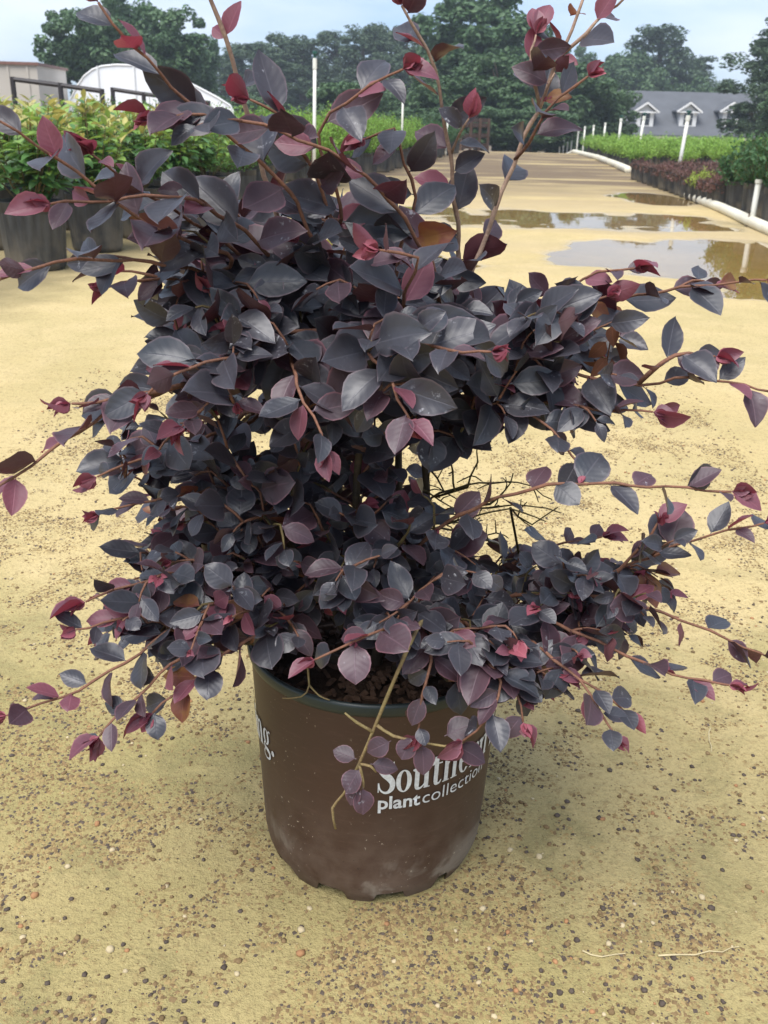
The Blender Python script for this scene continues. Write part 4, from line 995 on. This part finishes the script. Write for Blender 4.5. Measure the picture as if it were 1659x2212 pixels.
BR = [ # picture path from the inside outwards with its depth, then options
 ([(640, 620, .0), (590, 440, -.03), (548, 290, -.05), (512, 165, -.06), (485, 80, -.07), (448, -30, -.08)], dict(size=.038, spacing=.045, mat='stem_tan', side=.1, start=.3, r0=.003, r1=.0016)),
 ([(1000, 690, .02), (993, 560, .02), (982, 430, .0), (962, 270, -.02), (938, 150, -.03), (908, 78, -.04), (868, 12, -.05)], dict(size=.036, spacing=.022, mat='stem_tan', side=.15, start=.25, r0=.0029, r1=.0011)),
 ([(985, 700, .0), (1015, 600, .0), (1072, 450, .0), (1108, 355, .0), (1160, 240, 0), (1215, 110, 0), (1262, -10, 0)], dict(size=.035, spacing=.030, mat='stem_tan', side=.25, start=.3, r0=.0029, r1=.0013)),
 ([(1212, 118, 0), (1265, 70, -.01), (1310, 30, -.01), (1350, -5, -.02)], dict(size=.034, spacing=.018, mats=REDDY, mat='stem_tan', side=0, start=.3, join=False, r0=.0018)),
 ([(1165, 232, 0), (1150, 165, -.01), (1150, 110, -.01), (1158, 75, -.01)], dict(size=.034, spacing=.014, mat='stem_tan', side=0, start=.25, join=False, r0=.0018)),
 ([(1112, 345, 0), (1160, 280, -.02), (1205, 210, -.03), (1270, 165, -.04)], dict(size=.033, spacing=.022, mats=REDDY, side=0, start=.3, join=False, r0=.0016)),
 ([(790, 720, -.05), (700, 560, -.09), (625, 415, -.12), (545, 335, -.14), (470, 275, -.15), (370, 185, -.17), (290, 100, -.19), (212, 5, -.2)], dict(size=.043, spacing=.024, mats=REDDY, start=.3, side=.2)),
 ([(960, 700, -.03), (930, 570, -.06), (840, 430, -.1), (740, 345, -.13), (610, 287, -.15), (480, 252, -.16), (330, 252, -.18)], dict(size=.042, spacing=.022, mats=REDDY, start=.25, side=.15)),
 ([(720, 480, -.08), (660, 340, -.10), (600, 250, -.12), (540, 215, -.13)], dict(size=.046, spacing=.022, mats=REDDY, side=0)),
 ([(740, 470, -.08), (690, 290, -.1), (745, 222, -.11), (800, 188, -.12), (870, 150, -.13)], dict(size=.045, spacing=.022, mats=INNER, side=0, start=.35)),
 ([(860, 560, -.04), (895, 430, -.05), (875, 350, -.06), (850, 280, -.06), (790, 300, -.07)], dict(size=.038, spacing=.02, mats=INNER, side=.1)),
 ([(500, 560, -.10), (350, 500, -.15), (240, 430, -.18), (130, 345, -.2), (0, 262, -.23)], dict(size=.044, spacing=.024, mats=OUTER, side=.1, mat='stem')),
 ([(600, 560, -.08), (500, 480, -.11), (390, 425, -.15), (240, 432, -.18), (110, 440, -.2)], dict(size=.044, spacing=.022, mats=REDDY, side=.2)),
 ([(560, 570, -.06), (420, 480, -.1), (300, 410, -.13), (200, 335, -.16)], dict(size=.040, spacing=.02, mats=OUTER, side=.2)),
 ([(560, 640, -.08), (440, 590, -.12), (330, 568, -.16), (210, 560, -.19), (80, 575, -.22), (-30, 620, -.24)], dict(size=.042, spacing=.028, mats=INNER, side=.2)),
 ([(580, 700, -.06), (460, 640, -.1), (350, 600, -.13), (235, 620, -.15)], dict(size=.042, spacing=.022, side=.2)),
 ([(620, 760, -.10), (500, 800, -.16), (340, 850, -.2), (230, 892, -.23), (110, 975, -.26), (0, 1050, -.29), (-40, 1080, -.3)], dict(size=.042, spacing=.024, start=.25, mats=OUTER, side=.15)),
 ([(400, 830, -.19), (260, 860, -.22), (155, 872, -.24)], dict(size=.036, spacing=.02, side=.1, join=False)),
 ([(560, 900, -.05), (430, 950, -.1), (320, 985, -.13), (210, 1030, -.15)], dict(size=.032, spacing=.016, side=.3)),
 ([(560, 1000, -.05), (440, 1060, -.1), (330, 1080, -.13), (215, 1110, -.15)], dict(size=.032, spacing=.016, side=.3)),
 ([(660, 1300, -.10), (540, 1290, -.15), (420, 1330, -.19), (300, 1410, -.22), (170, 1490, -.25), (15, 1545, -.28)], dict(size=.034, spacing=.018, start=.2, side=.2)),
 ([(640, 1320, -.12), (530, 1330, -.17), (420, 1400, -.21), (320, 1480, -.24), (215, 1590, -.27)], dict(size=.034, spacing=.017, mats=OUTER, side=.25)),
 ([(600, 1260, -.08), (460, 1240, -.13), (330, 1250, -.17), (185, 1300, -.2)], dict(size=.033, spacing=.015, mats=OUTER, side=.3)),
 ([(600, 1290, -.10), (440, 1300, -.16), (300, 1330, -.19), (165, 1360, -.22)], dict(size=.033, spacing=.015, mats=OUTER, side=.3)),
 ([(620, 1340, -.14), (520, 1390, -.2), (450, 1440, -.22), (330, 1540, -.25)], dict(size=.034, spacing=.015, mats=OUTER, side=.2)),
 ([(980, 770, .02), (1100, 730, .0), (1230, 690, -.02), (1350, 645, -.05), (1500, 618, -.07), (1655, 605, -.09)], dict(size=.036, spacing=.020, side=.25, start=.2)),
 ([(1000, 740, .0), (1100, 690, -.02), (1200, 640, -.04), (1290, 590, -.06), (1370, 580, -.08)], dict(size=.037, spacing=.018, mats=REDDY, side=.25)),
 ([(960, 780, .0), (1060, 775, -.05), (1200, 800, -.08), (1380, 830, -.1), (1500, 815, -.12), (1660, 845, -.14)], dict(size=.036, spacing=.020, side=.15, start=.25, mats=INNER)),
 ([(1030, 770, -.03), (1120, 740, -.06), (1220, 680, -.08), (1310, 640, -.09)], dict(size=.036, spacing=.016, side=.2, mats=INNER)),
 ([(1380, 828, -.1), (1430, 780, -.11), (1490, 765, -.11), (1545, 770, -.12)], dict(size=.031, spacing=.013, side=0, join=False, mats=INNER)),
 ([(1000, 800, -.04), (1130, 850, -.08), (1250, 880, -.11), (1410, 890, -.13)], dict(size=.036, spacing=.017, side=.2, mats=INNER)),
 ([(1000, 780, -.05), (1100, 850, -.1), (1190, 930, -.13), (1250, 1000, -.15)], dict(size=.038, spacing=.018, side=.2, mats=OUTER)),
 ([(840, 1240, -.06), (950, 1140, -.12), (1080, 1075, -.16), (1220, 1045, -.18), (1400, 1050, -.2), (1580, 1062, -.22)], dict(size=.034, spacing=.022, start=.35, side=.1, mats=(('slate', .45), ('plum', .33), ('wine', .2), ('rust', .02)))),
 ([(1080, 1330, -.02), (1200, 1290, -.06), (1350, 1225, -.1), (1500, 1165, -.13), (1650, 1130, -.15)], dict(size=.034, spacing=.018, side=.2, start=.2, mats=INNER)),
 ([(1300, 1260, -.09), (1380, 1190, -.11), (1420, 1130, -.12)], dict(size=.034, spacing=.018, side=.1, mats=INNER, join=False)),
 ([(1050, 1250, .02), (1160, 1190, -.0), (1240, 1170, -.01), (1300, 1160, -.02)], dict(size=.031, spacing=.014, side=.2, mats=INNER)),
 ([(1080, 1290, -.05), (1200, 1280, -.1), (1350, 1300, -.13), (1500, 1350, -.16), (1660, 1420, -.18)], dict(size=.034, spacing=.019, side=.2, start=.2)),
 ([(1060, 1330, -.08), (1180, 1340, -.13), (1320, 1400, -.17), (1450, 1455, -.2), (1575, 1480, -.22)], dict(size=.034, spacing=.018, side=.2, start=.2)),
 ([(1040, 1340, -.10), (1150, 1390, -.16), (1250, 1470, -.2), (1330, 1590, -.23)], dict(size=.036, spacing=.017, side=.2, mats=INNER)),
 ([(980, 1330, -.10), (1060, 1400, -.17), (1110, 1480, -.2), (1130, 1560, -.22)], dict(size=.036, spacing=.016, side=.2, mats=INNER)),
 ([(980, 1330, -.12), (1040, 1420, -.19), (1085, 1470, -.21), (1058, 1545, -.22), (1000, 1600, -.22)], dict(size=.036, spacing=.02, side=0, mats=OUTER, start=.4)),
 ([(900, 1330, -.12), (930, 1400, -.18), (915, 1500, -.205), (900, 1590, -.21)], dict(size=.030, spacing=.017, side=0, mats=(('slate', .4), ('plum', .4), ('wine', .2)))),
 ([(900, 1310, -.10), (830, 1360, -.2), (760, 1385, -.22), (680, 1425, -.23)], dict(size=.034, spacing=.016, side=0, mats=OUTER)),
 ([(760, 720, -.12), (830, 800, -.2), (862, 860, -.22), (885, 905, -.23)], dict(size=.042, spacing=.022, side=0, mats=INNER)),
 ([(800, 700, -.12), (930, 750, -.19), (1060, 760, -.22)], dict(size=.044, spacing=.022, side=.1, mats=INNER)),
 ([(620, 720, -.12), (500, 770, -.19), (390, 800, -.23), (320, 850, -.25)], dict(size=.042, spacing=.02, side=.1, mats=INNER)),
 ([(640, 740, -.12), (640, 830, -.2), (680, 900, -.22), (700, 970, -.23)], dict(size=.038, spacing=.017, side=.2, mats=INNER)),
 ([(560, 720, -.1), (480, 830, -.18), (420, 900, -.21), (395, 920, -.22)], dict(size=.038, spacing=.018, side=.2, mats=OUTER)),
 ([(860, 700, -.10), (880, 620, -.15), (900, 560, -.17), (820, 540, -.18)], dict(size=.042, spacing=.02, side=.1, mats=OUTER)),
]
for pts, kw in BR: branch(pts, **kw)
# the leafless green twig that hangs over the front of the pot, with its few leaves
gp = [at(*p) for p in [(940, 1320, -.12), (900, 1360, -.19), (868, 1430, -.207), (838, 1500, -.205), (805, 1580, -.200), (775, 1650, -.196), (742, 1715, -.193), (718, 1745, -.192), (725, 1790, -.19)]]
gp = spline([attach(gp[0])]+gp); add_stem(gp, .0024, .0011, 'stem_green', 'hanging_twig', False)
for pts, lv in (([(805, 1580, -.2), (770, 1560, -.202), (745, 1540, -.204)], []),
                ([(812, 1565, -.2), (850, 1590, -.204), (900, 1600, -.206), (960, 1612, -.207), (1000, 1605, -.21)], [(845, 1600, 215, .026), (890, 1590, 250, .024), (912, 1605, 280, .030), (960, 1590, 30, .030), (985, 1610, 330, .032)]),
                ([(775, 1650, -.196), (800, 1655, -.2), (812, 1668, -.2)], [(770, 1640, 165, .024), (800, 1650, 350, .027), (778, 1660, 235, .027)]),
                ([(775, 1650, -.196), (785, 1690, -.198), (783, 1705, -.199)], [(783, 1700, 268, .027), (775, 1690, 245, .025)])):
    Q = spline([at(*p) for p in pts]); add_stem(Q, .0016, .0009, 'stem_green', 'hanging_twig', False)
    for px, py, ang, sz in lv:
        p = at(px, py, -.205); a = math.radians(ang); d = RT*math.cos(a)+UP*math.sin(a)+unit()*.15
        ITEMS.append((frame(p, d, -FW*.8+Vector((0, 0, .5))+unit()*.35, sz), int(hr.integers(4)), 'plum'))
# small root-like green twiglet lying on the rim
Q = spline([at(660, 1420, -.12), at(668, 1480, -.128), at(650, 1505, -.135), at(610, 1508, -.14)]); add_stem(Q, .0011, .0007, 'stem_green', 'hanging_twig', False)
Q = spline([at(668, 1480, -.128), at(690, 1503, -.136), at(712, 1512, -.14)]); add_stem(Q, .001, .0007, 'stem_green', 'hanging_twig', False)
# withered shoot at the right
Q = spline([at(1330, 645, -.045), at(1328, 690, -.047), at(1318, 740, -.05), at(1310, 790, -.05)]); add_stem(Q, .0011, .0007, 'stem', 'withered_twig', False)
for px, py, ang, sz in ((1322, 700, 260, .022), (1312, 735, 220, .024), (1325, 735, 290, .026), (1312, 770, 240, .026), (1320, 772, 300, .02), (1300, 778, 200, .018), (1326, 655, 280, .02)):
    a = math.radians(ang); d = RT*math.cos(a)+UP*math.sin(a)+unit()*.25
    ITEMS.append((frame(at(px, py, -.05), d, unit(), sz), len(LV)+int(hr.integers(3)), 'dry'))
# bare twigs in the open gap on the right
for pts in ([(930, 1075, .03), (1010, 1050, .02), (1120, 1040, .01), (1190, 1080, .0)], [(940, 1100, .02), (1040, 1100, .0), (1140, 1090, -.02), (1210, 1110, -.02)], [(980, 1060, .02), (975, 1000, .01), (965, 955, .01)], [(1010, 1050, .02), (1030, 1000, .01), (1028, 960, .01)],
            [(900, 1160, .0), (1000, 1120, -.03), (1100, 1100, -.04), (1180, 1130, -.05)], [(930, 1140, .03), (1010, 1150, .04), (1090, 1180, .05)], [(1060, 1090, 0), (1090, 1060, 0), (1110, 1025, 0)], [(920, 1180, .02), (1000, 1180, .03), (1070, 1150, .04), (1100, 1165, .04)], [(1100, 1095, -.02), (1150, 1130, -.03), (1205, 1095, -.03)],
            [(900, 1120, .03), (960, 1130, .05), (1040, 1125, .06)], [(900, 1050, .04), (950, 1080, .05), (990, 1110, .05)], [(930, 1010, .05), (960, 1060, .05), (1000, 1085, .04)]):
    Q = spline([at(*p) for p in pts]); Q = [p+unit()*.0015 for p in Q]; add_stem([attach(Q[0]).lerp(Q[0], .35)]+Q, .0014, .0006, 'stem_olive', 'bare_twig', False)
    for k in range(3):
        j = int(hr.uniform(.3, .95)*(len(Q)-1)); v = unit()*.018; add_stem([Q[j], Q[j]+v*.5+unit()*.002, Q[j]+v], .0008, .0005, 'stem_olive', 'bare_twig', False)
# filling twigs: grow from the nearest wood to targets spread through the bush
FILL = [(470, 560, 190, 110, -.14, .14, 26), (720, 560, 170, 120, -.12, .18, 30), (640, 760, 300, 150, -.2, .2, 78), (520, 700, 200, 110, -.16, .1, 22), (1060, 740, 200, 90, -.16, .16, 46), (1140, 850, 130, 70, -.14, .1, 20), (900, 690, 140, 90, -.12, .15, 16),
        (560, 960, 220, 110, -.18, .18, 54), (540, 1120, 200, 120, -.17, .14, 56), (420, 1200, 130, 80, -.18, .0, 18), (1220, 730, 120, 80, -.12, .08, 18), (800, 900, 140, 90, -.17, .15, 22), (780, 1090, 140, 120, -.14, .12, 42), (860, 1180, 120, 80, -.12, .12, 18),
        (430, 1310, 180, 90, -.22, .05, 32), (620, 1260, 160, 80, -.2, .08, 26), (830, 1260, 190, 80, -.20, .08, 36), (900, 1380, 150, 60, -.21, -.12, 14), (1120, 1290, 190, 110, -.18, .1, 56), (1270, 1330, 120, 80, -.16, .0, 14), (1120, 1440, 90, 60, -.20, -.13, 14), (330, 1330, 130, 80, -.22, -.1, 16), (1330, 1290, 150, 90, -.16, -.02, 16), (960, 900, 80, 60, -.1, .08, 12), (1180, 1400, 130, 70, -.2, -.1, 14), (330, 1000, 90, 120, -.14, -.02, 12)]
tg = []
for cx, cy, rx, ry, y0, y1, n in FILL:
    for _ in range(n):
        a = hr.uniform(0, 6.283); k = math.sqrt(hr.random())
        p = at(cx+rx*k*math.cos(a), cy+ry*k*math.sin(a), hr.uniform(y0, y1))
        if math.hypot(p.x, p.y) < PRT+.01 and p.z < PH+.015: p.z = PH+.015+hr.uniform(0, .03)
        if p.z < PH-.1 : p.z = PH-.05
        tg.append(p)
tg.sort(key=lambda p: (p-Vector((0, 0, PH+.22))).length)
for p in tg:
    best, bd = None, 9
    for q in NODES:
        d = (q-p).length
        if d < .035: d = .2+(.035-d)*3
        d += max(0, q.z-p.z)*.5+max(0, math.hypot(q.x, q.y)-math.hypot(p.x, p.y))*.9
        if d < bd: bd, best = d, q
    v = p-best
    if v.length > .22: best = p-v.normalized()*.22
    Q = spline([best, best.lerp(p, .5)+Vector((0, 0, .006))+unit()*.006, p]); add_stem(Q, .0014, .0008, 'stem' if hr.random() < .7 else 'stem_olive', 'twig')
    r_ = math.hypot(p.x, p.y)
    sz = .030 if p.z < PH+.20 else (.034 if p.z < PH+.32 else .038)
    leafy(Q, sz, .0145, .12, INNER if r_ < .24 else OUTER, .13 if r_ < .2 else .3)
# drop leaves that would cut through the pot
def inside_pot(T):
    for k in (.3, .7, 1.0):
        p = T[:3, 3]+T[:3, 1]*k
        if p[2] < PH+.002 and abs(math.hypot(p[0], p[1])-prad(max(0, p[2]))) < .006: return True
        if p[2] < PH and math.hypot(p[0], p[1]) < prad(max(0, p[2])): return True
        if p[2] < .01 or (Vector(p)-CAM).length < .3: return True
    return False
ITEMS = [it for it in ITEMS if not inside_pot(it[0])]
# which leaves show most in the view of the plant: these become parts of their own
Vs, Fs, own, n = [], [], [], 0
for i, (T, v, mk) in enumerate(ITEMS):
    V, U, Qd = VAR[v]; Vs.append(V@T[:3, :3].T+T[:3, 3]); Fs += (Qd+n).tolist(); own += [i]*len(Qd); n += len(V)
bv = BVHTree.FromPolygons(np.concatenate(Vs).tolist(), Fs)
score = np.zeros(len(ITEMS))
for i, (T, v, mk) in enumerate(ITEMS):
    c = T[:3, 3]; yv = T[:3, 1]; xv = T[:3, 0]; zv = T[:3, 2]; s2 = np.dot(yv, yv); hit = 0
    for a, b in ((.25, 0), (.5, 0), (.8, 0), (.5, .2), (.5, -.2), (.65, .15), (.35, -.15)):
        p = Vector(c+yv*a+xv*b); px, py, dz = proj(p)
        if not (0 < px < 1659 and 0 < py < 2212): continue
        d = (p-CAM); h = bv.ray_cast(CAM, d.normalized(), d.length+.02)
        if h[2] is not None and own[h[2]] == i: hit += 1
    dv = np.array(CAM)-c; score[i] = hit*s2*(abs(np.dot(zv/np.linalg.norm(zv), dv/np.linalg.norm(dv)))+.15)/np.dot(dv, dv)
order = np.argsort(-score); single = set(order[:300].tolist())
HM = {}
for i in single:
    T, v, mk = ITEMS[i]
    if (v, mk) not in HM: HM[(v, mk)] = np_mesh('leaf', VAR[v][0], VAR[v][2], [M[mk]], True, None, VAR[v][1])
    o = link('leaf', HM[(v, mk)], SHR, True); o.matrix_basis = Matrix(T.tolist())
f = link('foliage', join_leaves('foliage', [t for i, t in enumerate(ITEMS) if i not in single], VAR, [M[k] for k in LEAFM], LEAFM), SHR, True); f['kind'] = 'stuff'
# wood: trunks and branches singly, the finest twigs too
NS = 0; rest = {}
for P, rr, mat, name in STEMS:
    if name in ('twig', 'bare_twig') and NS >= 280:
        rest.setdefault(mat, []).append((P, rr)); continue
    if name in ('twig', 'bare_twig'): NS += 1
    b = MB(); b.tube(P, rr, 7 if name in ('trunk', 'branch') else 5); b.build(name, M[mat], SHR, True, True)
if rest:
    b = MB(); ks = list(rest)
    for i, k in enumerate(ks):
        for P, rr in rest[k]: b.tube(P, rr, 4, i)
    o = b.build('fine_twigs', [M[k] for k in ks], SHR, True, True); o['kind'] = 'stuff'
print('LEAVES', len(ITEMS), 'STEMS', len(STEMS), 'twigs', NS)

# ------------------------------------------------------------------ grit, pebbles, straws on the sand
def rock_variants(k, seed):
    r = np.random.default_rng(seed); out = []
    t = (1+5**.5)/2; V = np.array([(-1, t, 0), (1, t, 0), (-1, -t, 0), (1, -t, 0), (0, -1, t), (0, 1, t), (0, -1, -t), (0, 1, -t), (t, 0, -1), (t, 0, 1), (-t, 0, -1), (-t, 0, 1)])/math.hypot(1, t)
    Fc = np.array([(0, 11, 5), (0, 5, 1), (0, 1, 7), (0, 7, 10), (0, 10, 11), (1, 5, 9), (5, 11, 4), (11, 10, 2), (10, 7, 6), (7, 1, 8), (3, 9, 4), (3, 4, 2), (3, 2, 6), (3, 6, 8), (3, 8, 9), (4, 9, 5), (2, 4, 11), (6, 2, 10), (8, 6, 7), (9, 8, 1)])
    for i in range(k): out.append((V*r.uniform(.7, 1.25, (12, 1))*np.array([1, r.uniform(.6, .95), r.uniform(.4, .7)]), Fc))
    return out
RV = rock_variants(8, 3)
M['grit0'] = simple('dark_grit', (.105, .08, .062), .8, .25, .5, 90)
M['grit1'] = simple('brown_grit', (.22, .15, .075), .9, .15, .4, 90)
M['grit2'] = simple('pale_grit', (.50, .41, .25), .8, .2, .25, 90)
M['grit3'] = simple('rusty_grit', (.36, .19, .09), .8, .2, .3, 90)
def scatter_grit(name, n, smin, smax, probs, xr, yr, seed, power=2.2, yp=1.6):
    r = np.random.default_rng(seed); m = n*3
    x = r.uniform(*xr, m); y = yr[0]+(yr[1]-yr[0])*r.random(m)**yp
    ok = (fbm(x*5+3, y*5, 33, 3) > r.uniform(.22, .58, m)) & (np.hypot(x, y) > PRB+.004); x = x[ok][:n]; y = y[ok][:n]; n = len(x)
    s = smin+(smax-smin)*r.random(n)**power; a = r.uniform(0, 6.28, n); z = gz(x, y)+s*.15
    V0 = np.array([v for v, f in RV])[r.integers(8, size=n)]; c, sn = np.cos(a)[:, None], np.sin(a)[:, None]
    V = np.stack([V0[:, :, 0]*c-V0[:, :, 1]*sn, V0[:, :, 0]*sn+V0[:, :, 1]*c, V0[:, :, 2]], -1)*s[:, None, None]+np.stack([x, y, z], -1)[:, None, :]
    Fc = (RV[0][1][None]+np.arange(n)[:, None, None]*12).reshape(-1, 3)
    return link(name, np_mesh(name, V.reshape(-1, 3), Fc, [M['grit%d' % i] for i in range(4)], True, np.repeat(r.choice(4, n, p=probs), 20)))
tag(scatter_grit('gravel', 20000, .0007, .0044, [.40, .48, .06, .06], (-1.0, 1.0), (-.42, 2.2), 1, 3.2, 1.5), 'loose dark grit and crumbs strewn over the yellow sand', 'gravel', None, 'stuff')
def scatter_crumbs(n, seed):
    r = np.random.default_rng(seed); m = n*5
    x = r.uniform(-.95, .95, m); y = -.42+2.3*r.random(m)**1.6
    d = fbm(x*9+3, y*9, 51, 4)*.6+fbm(x*30+3, y*30, 61, 2)*.5
    ok = (d > r.uniform(.42, .64, m)) & (np.hypot(x, y) > PRB-.004); x = x[ok][:n]; y = y[ok][:n]; n = len(x)
    s = .0007+.0024*r.random(n)**2.2; a = r.uniform(0, 6.28, n)
    V0 = np.array([(1, 0, 0), (0, 1, 0), (-1, 0, 0), (0, -1, 0), (0, 0, .7)])*np.ones((n, 1, 1)); V0 = V0*r.uniform(.55, 1.35, (n, 5, 1)); V0[:, :, 0] *= 1.25
    c, sn = np.cos(a)[:, None], np.sin(a)[:, None]
    V = np.stack([V0[:, :, 0]*c-V0[:, :, 1]*sn, V0[:, :, 0]*sn+V0[:, :, 1]*c, V0[:, :, 2]], -1)*s[:, None, None]+np.stack([x, y, gz(x, y)+.0001], -1)[:, None, :]
    Q = (np.array([(0, 1, 4), (1, 2, 4), (2, 3, 4), (3, 0, 4)])[None]+np.arange(n)[:, None, None]*5).reshape(-1, 3)
    return link('sand_crumbs', np_mesh('sand_crumbs', V.reshape(-1, 3), Q, [M['crumb'], M['grit1'], M['grit0']], True, np.repeat(r.choice(3, n, p=[.42, .38, .20]), 4)))
M['crumb'] = simple('sand_crumb', (.34, .25, .115), .95, .1, .35, 120)
tag(scatter_crumbs(150000, 4), 'fine brown crumbs of soil sprinkled over the sand', 'soil crumbs', None, 'stuff')
PB = [('grit0', 'dark cinder pebble lying on the sand around the brown pot', 26, .003, .0052), ('grit2', 'pale cream pebble lying on the sand around the brown pot', 14, .003, .0055), ('grit3', 'rust orange pebble lying on the sand around the brown pot', 9, .0035, .006)]
r_ = np.random.default_rng(77)
for mk, lab, n, a, b_ in PB:
    PM = [np_mesh('pebble', V, Fc, [M[mk]], True) for V, Fc in RV]
    for i in range(n):
        while True:
            px, py = r_.uniform(20, 1640), r_.uniform(1250, 2190)
            g = gnd(px, py)
            if math.hypot(g.x, g.y) > PRB+.02: break
        s = r_.uniform(a, b_); o = link('pebble', PM[int(r_.integers(8))]); o.location = (g.x, g.y, float(gz(g.x, g.y))+s*.2); o.scale = (s, s, s); o.rotation_euler = (0, 0, r_.uniform(0, 6.28)); tag(o, lab, 'pebble', {'grit0': 'dark pebbles', 'grit2': 'pale pebbles', 'grit3': 'rusty pebbles'}[mk])
M['straw'] = simple('dry_straw', (.55, .46, .27), .8, .2, .2, 60)
for pts, lab in (([(1420, 2067), (1470, 2064), (1530, 2060), (1600, 2052)], 'longest dry straw lying on the sand in front of the pot'), ([(1262, 2062), (1300, 2066), (1350, 2068)], 'short dark straw beside the longest straw'), ([(1533, 1575), (1531, 1600), (1541, 1628)], 'curved pale stalk upright on the sand under the shrub')):
    P = []
    for px, py in pts:
        g = gnd(px, py); P.append(Vector((g.x, g.y, float(gz(g.x, g.y))+.0012)))
    Q = spline(P, .012); Q = [q+Vector((hr.normal()*.0012, hr.normal()*.002, abs(hr.normal())*.0012)) for q in Q]; b = MB(); b.tube(Q, [.0009*(1-.6*i/len(Q)) for i in range(len(Q))], 5); tag(b.build('straw', M['straw']), lab, 'straw')

# ------------------------------------------------------------------ humid air between here and the far trees
hz = MB(); hz.box((0, 220, 7.5), (820, 580, 22)); t = NT('haze_air'); pv = t.n('ShaderNodeVolumePrincipled'); pv.inputs['Density'].default_value = .0014; pv.inputs['Color'].default_value = (.80, .90, 1, 1); pv.inputs['Anisotropy'].default_value = .2
t.t.links.new(pv.outputs[0], t.out.inputs['Volume']); tag(hz.build('haze', t.mat), kind='stuff')
